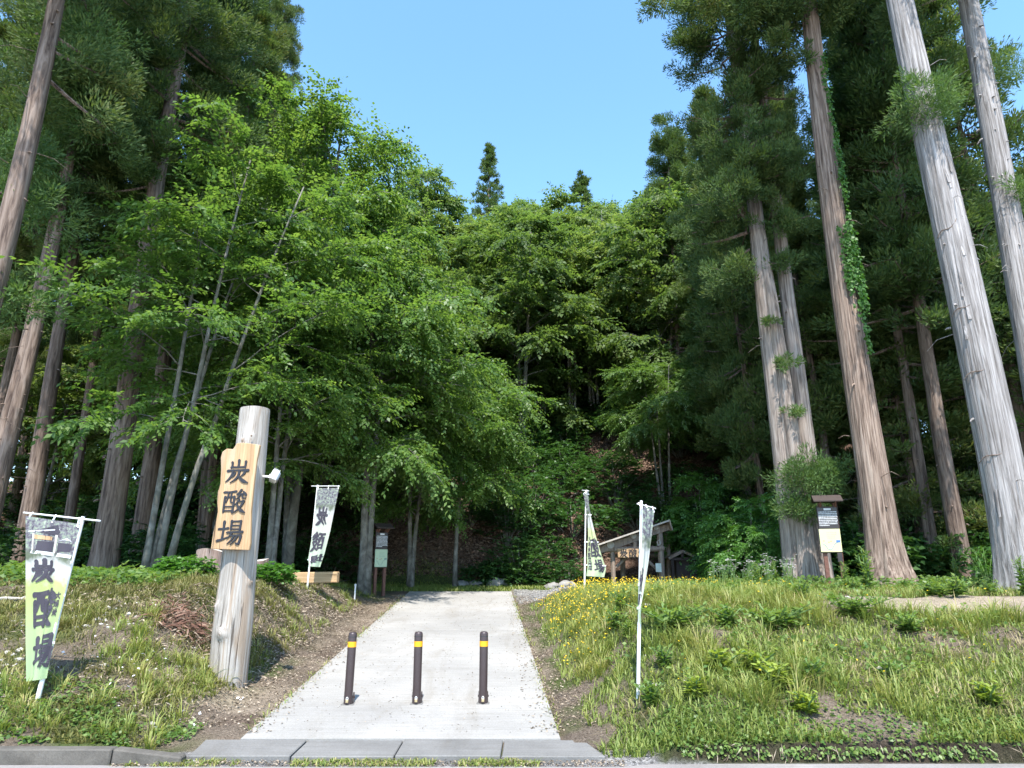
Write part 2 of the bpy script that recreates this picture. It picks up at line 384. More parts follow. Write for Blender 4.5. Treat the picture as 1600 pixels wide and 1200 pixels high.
# ---------------------------------------------------------------- terrain
def hit_plane(px, py, z):
    d = ray(px, py); t = (z - EYE) / d[2]
    return Vector((d[0] * t, d[1] * t, z))
ZN = 0.07
NL, NR = hit_plane(372, 1157, ZN), hit_plane(875, 1153, ZN)
FL, FR = at(640, 924, 22.0), at(799, 924, 22.0)
ZF = FL.z
YN = (NL.y + NR.y) / 2
def drive_x(Y):
    Y = np.asarray(Y, float)
    return NL.x + (FL.x - NL.x) * (Y - NL.y) / (22.0 - NL.y), NR.x + (FR.x - NR.x) * (Y - NR.y) / (22.0 - NR.y)
def drive_z(Y):
    Y = np.asarray(Y, float)
    z = ZN + (ZF - ZN) * (Y - YN) / (22.0 - YN)
    z = np.where(Y > 22, ZF + 0.03 * np.minimum(Y - 22, 6), z)
    return np.where(Y < YN, np.clip(ZN * (Y - 6.6) / (YN - 6.6), 0, ZN), z)
def hill_z(x, Y):
    yh = 25.6 + 2.5 * sst(-6, -16, x) + 1.0 * np.sin(x * 0.45)
    d = np.maximum(Y - yh, 0)
    h = 0.74 * d
    h = np.where(d > 21, 0.74 * 21 + 0.30 * (d - 21), h)
    h = np.minimum(h, 26)
    f = (0.42 + 0.58 * sst(-24, -9, x)) * (1 - 0.45 * sst(12, 32, x))
    return h * f * sst(0, 3, d) ** 0.5
def terrain(x, Y, relief=True):
    x = np.asarray(x, float); Y = np.asarray(Y, float)
    xl, xr = drive_x(np.clip(Y, 6, 24))
    zd = drive_z(Y)
    sl, sr = xl - x, x - xr
    t = np.clip((Y - 6.85) / 4.1, 0, 1)
    fl = 1 - (1 - t) ** 1.5
    t = np.clip((Y - 6.73) / 3.8, 0, 1)
    fr = 1 - (1 - t) ** 1.5
    wob = 0.35 * (fbm(x, Y, 1.6, 3) - 0.5)
    pl = 1.38 + 0.10 * sst(-3, -9, x) - 0.33 * sst(15, 23, Y) + 0.1 * (fbm(x, Y, 2.5, 9) - 0.5)
    pr = 1.20 + 0.06 * sst(2, 8, x) - 0.28 * sst(17, 25, Y) + 0.1 * (fbm(x, Y, 2.5, 19) - 0.5)
    bl = sst(0.45, 2.0, sl + wob) * fl
    br = sst(0.18, 1.5, sr + wob) * fr
    z = zd + np.maximum(pl - zd, 0) * bl + np.maximum(pr - zd, 0) * br
    ed = 0.16 * (fbm(x, Y * 0, 0.55, 141) - 0.5)
    z = z + (0.105 + 0.5 * ed) * sst(6.68 + ed, 6.73 + ed, Y) * (1 - sst(7.2, 8.4, Y)) * sst(1.25, 1.5, x) * (Y < 12)
    z = z + 0.11 * sst(6.66, 6.72, Y) * (1 - sst(7.4, 8.4, Y)) * sst(-3.35, -3.7, x) * (Y < 12)
    side = np.maximum(sst(0.1, 0.8, sl), sst(0.1, 0.8, sr)) * sst(6.75, 7.1, Y)
    z = z + hill_z(x, Y)
    if relief:
        z = z + side * (0.12 * (fbm(x, Y, 0.7, 31) - 0.5) + 0.05 * (fbm(x, Y, 0.22, 41) - 0.5))
        z = z + sst(26, 32, Y) * 1.0 * (fbm(x, Y, 5, 51) - 0.5)
    under = (sl < 0.12) & (sr < 0.12) & (Y > 6.6) & (Y < 22.05)
    z = np.where(under, z - 0.035, z)
    return z
def tz(x, y): return float(terrain(x, y))
def hit(px, py, y0=6.6, y1=60):
    d = ray(px, py); prev = y0
    for Y in np.arange(y0, y1, 0.05):
        t = Y / d[1]
        if EYE + d[2] * t <= tz(d[0] * t, Y): return Vector((d[0] * t, Y, tz(d[0] * t, Y)))
    t = y1 / d[1]
    return Vector((d[0] * t, y1, tz(d[0] * t, y1)))
def foot(px, Y, py=880):
    """ground point at distance Y seen in picture column px"""
    d = ray(px, py); x = d[0] * Y / d[1]
    return Vector((x, Y, tz(x, Y)))

def axis(lo, a, b, hi, fine, coarse, g=1.12):
    v = list(np.arange(a, b + 1e-6, fine)); s = fine
    while v[-1] < hi: s = min(s * g, coarse); v.append(v[-1] + s)
    w = [a]; s = fine
    while w[-1] > lo: s = min(s * g, coarse); w.append(w[-1] - s)
    return np.array(w[:0:-1] + v)
gx = axis(-300, -8.5, 9.5, 300, 0.085, 12)
gy = axis(-40, 6.6, 13.5, 400, 0.07, 12, 1.06)
X, Y = np.meshgrid(gx, gy)
Z = terrain(X, Y)
xl, xr = drive_x(np.clip(Y, 6, 24)); sl, sr = xl - X, X - xr
onl, onr = sl > 0, sr > 0
n1 = fbm(X, Y, 0.9, 61); n2 = fbm(X, Y, 0.35, 71)
shoulder = np.maximum((1 - sst(0.35, 0.9, sl + n2 * 0.4)) * onl, (1 - sst(0.1, 0.4, sr + n2 * 0.3)) * onr) * (Y < 23)
green = sst(0.38, 0.6, n1 * 0.6 + n2 * 0.4) * (1 - shoulder)
green = green * (1 - 0.85 * sst(1.9, 1.2, sl) * onl * sst(11, 12.5, Y) * (Y < 19))
green = np.where(Y > 21.8, np.where(Y < 26.5, 0.9, 0.0), green)
green = green * (1 - sst(-6, -10, X) * sst(13, 16, Y) * 0.8)
litter = sst(25.6, 27.0, Y + (n1 - 0.5) * 2)
litter = np.maximum(litter, sst(14, 17, Y) * np.maximum(sst(-7, -10, X), sst(9, 12, X)))
litter = np.maximum(litter, 0.5 * shoulder * (n2 > 0.5))
def bare_patch(x, y):
    """the sandy strip along the crest of the right bank"""
    return sst(3.9, 5.0, x) * sst(9.35, 9.6, y + 0.7 * (fbm(x, y, 0.9, 15) - 0.5)) * (1 - sst(10.7, 11.2, y + 0.9 * (fbm(x, y, 0.7, 16) - 0.5)))
sand = bare_patch(X, Y) * sst(0.25, 0.42, n2)
sand = np.maximum(sand, 0.5 * shoulder * sst(0.4, 0.6, n1))
sand = np.maximum(sand, 0.8 * np.exp(-((X + 3.3) ** 2 + (Y - 8.6) ** 2) / 0.9) * sst(0.3, 0.5, n1))
gravel = sst(0.02, 0.1, sr) * (1 - sst(2.2, 2.8, sr)) * sst(18.5, 19.5, Y) * (1 - sst(22.5, 23.2, Y))
gravel = np.maximum(gravel, np.where(X > 1.3, Y < 6.67, np.where(X < -3.3, Y < 6.6, Y < 6.90)) * 1.0)
dark_soil_shade = sst(1.2, 1.5, X) * sst(6.64, 6.68, Y) * (1 - sst(6.72, 6.82, Y + 0.1 * (n2 - .5)))  # undercut right edge: dark soil and painted shade below the overhang
nx, ny = len(gx), len(gy)
idx = np.arange(nx * ny).reshape(ny, nx)
quads = np.stack([idx[:-1, :-1], idx[:-1, 1:], idx[1:, 1:], idx[1:, :-1]], -1).reshape(-1, 4)
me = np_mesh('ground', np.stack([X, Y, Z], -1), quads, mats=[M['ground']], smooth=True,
             attrs={'green': green, 'litter': litter, 'sand': sand, 'gravel': gravel, 'dark_soil_shade': dark_soil_shade})
ground = tag(obj('ground', me), kind='structure')

# driveway: two cast slabs with a joint between them
drv = tag(empty('driveway', (0, YN, ZN)), kind='structure')
def slab(y0, y1, top=0.0):
    mb = MB(); n = 12; V = []
    for i in range(n + 1):
        yy = y0 + (y1 - y0) * i / n; a, b = drive_x(yy); z = float(drive_z(yy)) + top
        V += [(a, yy, z), (b, yy, z), (a, yy, z - 0.14), (b, yy, z - 0.14)]
    F = []
    for i in range(n):
        k = i * 4
        F += [(k, k + 1, k + 5, k + 4), (k + 1, k + 3, k + 7, k + 5), (k + 2, k, k + 4, k + 6)]
    F += [(0, 2, 3, 1), (n * 4, n * 4 + 1, n * 4 + 3, n * 4 + 2)]
    mb.add(V, F)
    o = mb.build('slab', M['concrete'], drv); o.location = -Vector(drv.location)
yj = hit_plane(700, 982, 0.62).y
for _ in range(6):
    yj = hit_plane(700, 982, float(drive_z(yj))).y
slab(YN + 0.015, yj - 0.012); slab(yj + 0.012, 22.0)

# dropped kerb stones across the entrance and the upright kerb to the left
kb = tag(empty('kerb', (0, 7, 0)), kind='structure')
YF = 6.72
pxs = [(316, 1158, 290, 1183), (478, 1158, 455, 1180), (630, 1157, 617, 1179), (787, 1155, 783, 1178), (912, 1153, 945, 1176)]
tops = []
for a, b, c, d in pxs:
    u = hit_plane(a, b, 0.066); w = hit_plane(c, d, 0.045)
    tops.append((Vector((u.x, YN - 0.004, 0.066)), Vector((w.x, YF, 0.045))))
for k in range(4):
    (a0, f0), (a1, f1) = tops[k], tops[k + 1]
    g = 0.007
    a0, f0, a1, f1 = [v.copy() for v in (a0, f0, a1, f1)]
    a0.x += g; f0.x += g; a1.x -= g; f1.x -= g
    mb = MB(); dn = Vector((0, 0, -0.16)); dz = Vector((0, 0, random.Random(k).uniform(-0.004, 0.004)))
    P = [f0 + dz, f1 + dz, a1 + dz, a0 + dz]
    mb.add(P + [p + dn for p in P], [(0, 1, 2, 3), (7, 6, 5, 4), (0, 4, 5, 1), (1, 5, 6, 2), (2, 6, 7, 3), (3, 7, 4, 0)])
    o = mb.build('kerb_stone', M['kerb'], kb, bevel=0.008); o.location = -Vector(kb.location)
xr0 = tops[0][1].x - 0.01
xcur = xr0; k = 0
while xcur > -14:
    L = 0.62 if k == 0 else 1.2
    mb = MB(); x0, x1 = xcur - L + 0.012, xcur
    h1 = 0.125; h0 = 0.125
    hr = 0.06 if k == 0 else h1
    V = [(x0, 6.59, -0.1), (x1, 6.59, -0.1), (x1, 6.73, -0.1), (x0, 6.73, -0.1), (x0, 6.61, h0), (x1, 6.61, hr), (x1, 6.73, hr), (x0, 6.73, h0)]
    mb.add(V, [(3, 2, 1, 0), (4, 5, 6, 7), (0, 1, 5, 4), (1, 2, 6, 5), (2, 3, 7, 6), (3, 0, 4, 7)])
    o = mb.build('kerb_stone', M['kerb_old'], kb, bevel=0.012); o.location = -Vector(kb.location)
    xcur -= L; k += 1
# the road the camera stands beside
mb = MB()
mb.add([(-300, -4.5, 0.006), (300, -4.5, 0.006), (300, 6.64, 0.006), (1.25, 6.62, 0.006), (0.95, 6.53, 0.006), (-3.2, 6.53, 0.006), (-3.6, 6.58, 0.006), (-300, 6.58, 0.006)], [(0, 1, 2, 3, 4, 5, 6, 7)])
tag(mb.build('road', M['asphalt']), kind='structure')
# ---------------------------------------------------------------- brush lettering: strokes as (x, y, half width) chains in a unit box
GLYPH = {
 'tan': [[(.50, .99, .055), (.51, .84, .05), (.50, .70, .05)], [(.22, .90, .05), (.24, .78, .045), (.22, .67, .05)], [(.20, .69, .04), (.5, .69, .035), (.80, .70, .045)],
         [(.80, .93, .055), (.80, .80, .045), (.79, .68, .045)], [(.08, .53, .055), (.3, .55, .035), (.62, .56, .035), (.94, .55, .06)],
         [(.31, .55, .045), (.27, .36, .045), (.17, .18, .04), (.03, .05, .015)], [(.40, .44, .045), (.36, .35, .045), (.30, .27, .03)],
         [(.82, .46, .055), (.75, .37, .045), (.67, .30, .02)], [(.57, .51, .05), (.56, .36, .05), (.46, .18, .045), (.24, .02, .015)],
         [(.55, .33, .03), (.65, .20, .05), (.80, .08, .065), (.99, .01, .02)]],
 'san': [[(.02, .89, .05), (.25, .90, .035), (.52, .93, .05)], [(.07, .69, .05), (.06, .38, .042), (.07, .05, .045)], [(.06, .68, .035), (.28, .69, .03), (.48, .70, .04)],
         [(.47, .70, .05), (.47, .38, .042), (.46, .03, .05)], [(.08, .10, .032), (.28, .10, .03), (.46, .11, .035)], [(.20, .89, .04), (.20, .68, .035), (.14, .44, .02)],
         [(.33, .89, .04), (.33, .56, .033), (.36, .46, .03), (.45, .45, .02)], [(.09, .28, .028), (.28, .28, .026), (.46, .29, .03)],
         [(.74, .99, .05), (.66, .87, .035), (.57, .80, .03), (.72, .81, .03), (.88, .84, .035)], [(.83, .93, .025), (.90, .85, .045), (.96, .77, .045)],
         [(.70, .75, .04), (.64, .66, .035), (.55, .60, .015)], [(.81, .75, .04), (.84, .65, .035), (.97, .65, .02)],
         [(.70, .58, .04), (.62, .44, .035), (.53, .35, .015)], [(.66, .50, .03), (.80, .50, .032), (.90, .50, .05), (.80, .30, .042), (.68, .15, .035), (.50, .01, .015)],
         [(.62, .37, .03), (.72, .22, .045), (.84, .10, .06), (1.0, .02, .02)]],
 'jou': [[(.01, .64, .045), (.2, .65, .035), (.38, .67, .05)], [(.20, .93, .06), (.20, .65, .045), (.19, .24, .045)], [(.00, .17, .05), (.2, .22, .04), (.40, .32, .02)],
         [(.50, .97, .045), (.50, .8, .04), (.50, .62, .04)], [(.49, .95, .035), (.7, .95, .033), (.88, .96, .045)], [(.88, .96, .045), (.88, .8, .04), (.87, .61, .045)],
         [(.52, .79, .028), (.7, .79, .026), (.86, .79, .03)], [(.51, .64, .03), (.7, .64, .028), (.86, .64, .03)], [(.38, .50, .045), (.65, .51, .034), (.98, .52, .055)],
         [(.57, .49, .04), (.49, .36, .035), (.38, .25, .012)], [(.52, .37, .032), (.72, .37, .032), (.93, .38, .05), (.92, .18, .045), (.87, .04, .05), (.76, .08, .018)],
         [(.68, .37, .035), (.58, .20, .035), (.42, .04, .012)], [(.81, .37, .035), (.73, .20, .035), (.56, .01, .012)]],
 'dai': [[(.04, .64, .05), (.5, .65, .045), (.96, .66, .06)], [(.50, .97, .06), (.48, .55, .05), (.32, .22, .05), (.04, .02, .03)], [(.51, .60, .04), (.66, .28, .06), (.97, .02, .06)]],
}
def glyph_ribbons(name, fat=1.0, seg=4, add=0.0):
    """every stroke as left/right chains with rounded ends: list of (centre, half vectors)"""
    out = []
    for st in GLYPH[name]:
        P = np.array(st, float)
        k = len(P); ts = np.linspace(0, k - 1, (k - 1) * seg + 1)
        # Catmull-Rom through the chain
        Q = []
        for t in ts:
            i = min(int(t), k - 2); f = t - i
            p0, p1, p2, p3 = P[max(i - 1, 0)], P[i], P[i + 1], P[min(i + 2, k - 1)]
            Q.append(0.5 * ((2 * p1) + (-p0 + p2) * f + (2 * p0 - 5 * p1 + 4 * p2 - p3) * f * f + (-p0 + 3 * p1 - 3 * p2 + p3) * f ** 3))
        Q = np.array(Q); d = np.gradient(Q[:, :2], axis=0); d /= np.linalg.norm(d, axis=1)[:, None] + 1e-9
        w = np.maximum(Q[:, 2], 0.008) * fat + add
        n = np.stack([-d[:, 1], d[:, 0]], 1)
        Lc, Rc = Q[:, :2] + n * w[:, None], Q[:, :2] - n * w[:, None]
        a, b = Q[0, :2] - d[0] * w[0] * 0.8, Q[-1, :2] + d[-1] * w[-1] * 0.8
        s = 0.45
        Lc = np.vstack([a + n[0] * w[0] * s, Lc, b + n[-1] * w[-1] * s]); Rc = np.vstack([a - n[0] * w[0] * s, Rc, b - n[-1] * w[-1] * s])
        out.append((Lc, Rc))
    return out

def glyph_on_surface(mb, name, fn, box, fat=1.0, add=0.0, lift=0.003, mirror=False):
    """fn(u, v, lift) -> point; box = (u0, v0, u1, v1) with v downwards"""
    u0, v0, u1, v1 = box
    for s, (Lc, Rc) in enumerate(glyph_ribbons(name, fat, 3, add)):
        V = []
        for p, q in zip(Lc, Rc):
            for r in (p, q):
                x = 1 - r[0] if mirror else r[0]
                V.append(fn(u0 + (u1 - u0) * x, v0 + (v1 - v0) * (1 - r[1]), lift + 0.0004 * s))
        n = len(Lc)
        mb.add(V, [(2 * i, 2 * i + 1, 2 * i + 3, 2 * i + 2) for i in range(n - 1)])

def glyph_solid(mb, name, origin, ux, uy, size, depth, fat=1.0):
    """raised letter: each stroke a low solid, each a hair deeper than the one before"""
    ux, uy = Vector(ux).normalized(), Vector(uy).normalized(); nz = ux.cross(uy).normalized(); o = Vector(origin)
    for s, (Lc, Rc) in enumerate(glyph_ribbons(name, fat)):
        n = len(Lc); d = depth + 0.0006 * s
        pt = lambda p, h: o + ux * (p[0] * size[0]) + uy * (p[1] * size[1]) + nz * h
        V = []
        for p, q in zip(Lc, Rc):
            c = (p + q) / 2; ins = lambda r: c + (r - c) * 0.72
            V += [pt(p, -0.004), pt(ins(p), d), pt(ins(q), d), pt(q, -0.004)]
        F = []
        for i in range(n - 1):
            a = 4 * i
            F += [(a, a + 1, a + 5, a + 4), (a + 1, a + 2, a + 6, a + 5), (a + 2, a + 3, a + 7, a + 6)]
        F += [(0, 3, 2, 1), (4 * n - 4, 4 * n - 3, 4 * n - 2, 4 * n - 1)]
        mb.add(V, F)

# ---------------------------------------------------------------- tall log signpost
pb = hit(349, 1066)
PY = pb.y + 0.12
post = tag(empty('signpost', (pb.x, PY, pb.z - 0.1)), 'tall weathered round log beside the driveway carrying a tan name board', 'signpost')
ptop = at(396, 640, PY)
HP = ptop.z - (pb.z - 0.1)
rng = random.Random(3)
rows, seg = 90, 56; V = []; F = []
knots = [(-1.75, 0.66, 0.075, 0.05), (-2.35, 0.98, 0.05, 0.035), (-0.45, 1.28, 0.045, 0.03), (-1.7, 3.10, 0.07, 0.02), (-1.25, 3.16, 0.04, 0.02)]
for i in range(rows + 1):
    h = HP * i / rows
    r0 = 0.232 - 0.036 * h / HP + 0.012 * math.exp(-((h - 0.8) / 0.35) ** 2)
    for j in range(seg):
        a = 2 * math.pi * j / seg
        r = r0 * (1 + 0.02 * math.sin(2 * a + 0.6 * h) + 0.012 * math.sin(5 * a + 2 * h) + 0.006 * math.sin(17 * a + 0.7 * math.sin(3 * h)))
        for ka, kh, ks, kd in knots:
            da = (a - ka + math.pi) % (2 * math.pi) - math.pi
            r += kd * math.exp(-((da * r0) ** 2 + (h - kh) ** 2) / (ks * ks) * 1.4)
        if i == rows: r *= 0.985
        V.append((r * math.cos(a), r * math.sin(a), h + (0.012 * math.cos(a + 1) if i == rows else 0)))
F = [(i * seg + j, i * seg + (j + 1) % seg, (i + 1) * seg + (j + 1) % seg, (i + 1) * seg + j) for i in range(rows) for j in range(seg)]
V.append((0, 0, HP)); F += [(rows * seg + j, rows * seg + (j + 1) % seg, len(V) - 1) for j in range(seg)]
mb = MB(); mb.add(V, F); mb.build('log', M['log_wood'], post, smooth=True)
for ka, kh, ks, kd in knots:       # dark knot hearts
    mb = MB(); r = 0.225 + kd * 0.86; c = Vector((r * math.cos(ka), r * math.sin(ka), kh)); n = Vector((math.cos(ka), math.sin(ka), 0))
    t = Vector((-n.y, n.x, 0)); ring = [c + (t * math.cos(q) * 0.8 + Vector((0, 0, 1)) * math.sin(q)) * ks * 0.4 + n * (0.004 * (q % 1)) for q in np.linspace(0, 6.28, 11)[:-1]]
    mb.add([c + n * 0.014] + ring, [(0, i + 1, (i + 1) % 10 + 1) for i in range(10)])
    mb.build('knot', M['gate_wood'], post)
# board: an irregular slab seen in front of the log
pix = [(332, 858), (393, 860), (395, 850), (396, 800), (400, 760), (405, 720), (410, 697), (392, 694), (381, 693), (373, 694), (369, 700), (367, 703), (357, 702), (350, 707), (347.5, 716), (348, 735), (347, 757),
       (343, 770), (342, 786), (343, 800), (340, 815), (336, 832)]
BYD = PY - 0.24
a0, a1 = at(332, 858, BYD), at(393, 860, BYD)
bo = a0.copy(); ux = Vector((1, -0.06, 0)).normalized(); uy = Vector((0, 0, 1))
poly = []
for px_, py_ in pix:
    p = at(px_, py_, BYD); poly.append(((p - bo).dot(ux), (p - bo).dot(uy)))
mb = MB(); mb.prism(poly, bo - ux.cross(uy) * 0.0, ux, uy, 0.05)
board = mb.build('name_board', M['board_wood'], post, bevel=0.006); board.location = -Vector(post.location)
nb = ux.cross(uy)
for g, cx, cy, sz in (('tan', 372.5, 736.5, 37), ('san', 367.5, 783, 37), ('jou', 361, 831.5, 39)):
    c = at(cx, cy, BYD - 0.05); s = sz / FPX * (c.y * math.cos(PITCH) + (c.z - EYE) * math.sin(PITCH))
    lean = Vector((0.03, 0, 1)).normalized()
    mb = MB(); o3 = bo + ux * (c - bo).dot(ux) + uy * (c - bo).dot(uy) + nb * 0.05
    glyph_solid(mb, g, o3 - ux * s / 2 - lean * s / 2, ux, lean, (s, s * 0.97), 0.008, 1.3)
    L_ = mb.build('lettering', M['ink'], board)
# floodlight on an arm at the right of the log
fl0 = at(411, 744, PY); fl1 = at(421, 745, PY - 0.03); fl2 = at(429, 744, PY - 0.05)
spot = tag(empty('floodlight', fl0), 'small white floodlight on a short arm at the right side of the log post', 'floodlight')
mb = MB(); mb.tube([fl0 - Vector((0.06, 0, 0)), fl1, fl2], 0.017, 8); mb.tube([fl1 + Vector((0.01, 0, -.02)), fl1 + Vector((0.03, 0, .03))], 0.03, 8)
o = mb.build('arm', M['white_paint'], spot, smooth=True); o.location = -fl0
q = Euler((R(-10), R(22), R(18))).to_matrix()
mb = MB(); mb.box(fl2, (0.10, 0.16, 0.13), q); o = mb.build('lamp_head', M['white_paint'], spot, bevel=0.012); o.location = -fl0
mb = MB()
for k in range(5): mb.box(fl2 + q @ Vector((-0.035 + 0.0175 * k, -0.001, 0.0)), (0.006, 0.20, 0.145), q)
o = mb.build('cooling_fin', M['white_paint'], spot); o.location = -fl0
mb = MB(); mb.box(fl2 + q @ Vector((0.055, 0, 0)), (0.012, 0.13, 0.10), q); o = mb.build('lens', M['lamp_glass'], spot); o.location = -fl0
mb = MB(); mb.box(fl2 + q @ Vector((-0.03, -0.02, 0.078)), (0.04, 0.10, 0.018), q); o = mb.build('bracket', M['dark_metal'], spot); o.location = -fl0

# ---------------------------------------------------------------- three bollards
def bollard_parts(root):
    r = 0.049; H = 0.785
    prof = [(r, 0.0), (r, H - 0.03), (r * 0.93, H - 0.012), (r * 0.7, H - 0.002), (0.001, H + 0.003)]
    n = 28; V = []; F = []
    for pr, pz in prof: V += [(pr * math.cos(6.2832 * j / n), pr * math.sin(6.2832 * j / n), pz) for j in range(n)]
    F = [(i * n + j, i * n + (j + 1) % n, (i + 1) * n + (j + 1) % n, (i + 1) * n + j) for i in range(len(prof) - 1) for j in range(n)]
    mb = MB(); mb.add(V, F); mb.build('pipe', M['brown_steel'], root, smooth=True)
    mb = MB(); mb.tube([(0, 0, H - 0.165), (0, 0, H - 0.105)], r + 0.002, 28, cap=False); mb.build('reflective_band', M['yellow_band'], root, smooth=True)
    mb = MB(); mb.tube([(0, 0, H - 0.055), (0, 0, H - 0.048)], r + 0.0012, 28, cap=False); mb.build('cap_seam', M['dark_metal'], root, smooth=True)
    mb = MB()
    for sx in (-1, 1):
        poly = [(-0.01, 0.0), (0.055, 0.0), (0.058, 0.06), (0.05, 0.10), (0.03, 0.12), (-0.01, 0.12)]
        mb.prism(poly, (sx * 0.052 - 0.004, 0.03, 0.004), (0, 1, 0), (0, 0, 1), 0.008)
    mb.tube([(-0.064, 0.06, 0.07), (0.064, 0.06, 0.07)], 0.012, 10)
    mb.build('hinge', M['brown_steel'], root, bevel=0.002)
    mb = MB(); mb.box((0, 0.02, 0.0), (0.15, 0.13, 0.006)); mb.build('base_plate', M['kerb'], root, bevel=0.003)
    lk = MB(); lk.box((0, -r - 0.011, 0.042), (0.032, 0.016, 0.036)); p = lk.build('padlock', M['brass'], root, bevel=0.004)
    sh = MB(); sh.tube([(-0.010, -r - 0.011, 0.058), (-0.010, -r - 0.011, 0.075), (-0.005, -r - 0.011, 0.083), (0.005, -r - 0.011, 0.083), (0.010, -r - 0.011, 0.075), (0.010, -r - 0.011, 0.058)], 0.0035, 6)
    sh.build('shackle', M['white_paint'], p, smooth=True)
BL = [(542, 1102, R(0.8), 'dark brown bollard with yellow band nearest the tall log signpost'),
      (650, 1101, R(-0.2), 'dark brown bollard with yellow band standing between the other two'),
      (754.5, 1100.5, R(0.2), 'dark brown bollard with yellow band nearest the right grassy bank')]
src = None
for px_, py_, ln, lab in BL:
    p = hit_plane(px_, py_, 0.16)
    for _ in range(6): p = hit_plane(px_, py_, float(drive_z(p.y)))
    p.y += 0.045; p.z = float(drive_z(p.y)) + 0.001
    if src is None:
        b = empty('bollard', p); bollard_parts(b); src = b
    else:
        b = src.copy(); col.objects.link(b); b.location = p
        for ch in list(src.children):
            c = ch.copy(); col.objects.link(c); c.parent = b
            for g in ch.children: d = g.copy(); col.objects.link(d); d.parent = c
    b.rotation_euler = (0, ln, 0)
    tag(b, lab, 'bollard', 'bollards across the driveway')

# ---------------------------------------------------------------- advertising flags
def flag_fabric(name, c_top, c_low):
    m, N, L, b = mat(name)
    a = N.new('ShaderNodeAttribute'); a.attribute_name = 'down'
    t = tex(N, L, 'noise', 6, 4)
    ad = N.new('ShaderNodeMath'); ad.operation = 'MULTIPLY_ADD'; ad.inputs[1].default_value = 0.3; L.new(t.outputs['Fac'], ad.inputs[0]); L.new(a.outputs['Fac'], ad.inputs[2])
    r = ramp(N, [(0.10, (0.10, 0.11, 0.09)), (0.40, (0.16, 0.19, 0.13)), (0.47, (0.60, 0.60, 0.58)), (0.56, (0.62, 0.63, 0.56)), (0.64, c_top), (1.0, c_low)]); L.new(ad.outputs[0], r.inputs['Fac'])
    # printed photograph in the top quarter: mottled leaves and dark interior
    n2 = tex(N, L, 'noise', 24, 6, 0.7)
    r2 = ramp(N, [(0.38, (0.10, 0.09, 0.11)), (0.50, (0.26, 0.25, 0.28)), (0.58, (0.34, 0.42, 0.30)), (0.70, (0.66, 0.70, 0.62))]); L.new(n2.outputs['Fac'], r2.inputs['Fac'])
    f = ramp(N, [(0.22, (1, 1, 1)), (0.27, (0, 0, 0))]); L.new(a.outputs['Fac'], f.inputs['Fac'])
    c = mixc(N, L, f.outputs['Color'], r.outputs['Color'], r2.outputs['Color'])
    L.new(c, b.inputs['Base Color']); b.inputs['Roughness'].default_value = 0.75; b.inputs['Specular IOR Level'].default_value = 0.2
    tr = N.new('ShaderNodeBsdfTranslucent'); L.new(c, tr.inputs['Color'])
    mx = N.new('ShaderNodeMixShader'); mx.inputs[0].default_value = 0.35
    L.new(b.outputs[0], mx.inputs[1]); L.new(tr.outputs[0], mx.inputs[2]); L.new(mx.outputs[0], N['Material Output'].inputs['Surface'])
    return m
M['flag_green'] = flag_fabric('yellow_green_flag_cloth', (0.50, 0.57, 0.22), (0.44, 0.58, 0.33))
M['flag_pale'] = flag_fabric('faded_pale_flag_cloth', (0.64, 0.66, 0.55), (0.52, 0.64, 0.48))
M['flag_lime'] = flag_fabric('pale_lime_flag_cloth', (0.60, 0.64, 0.36), (0.56, 0.66, 0.42))

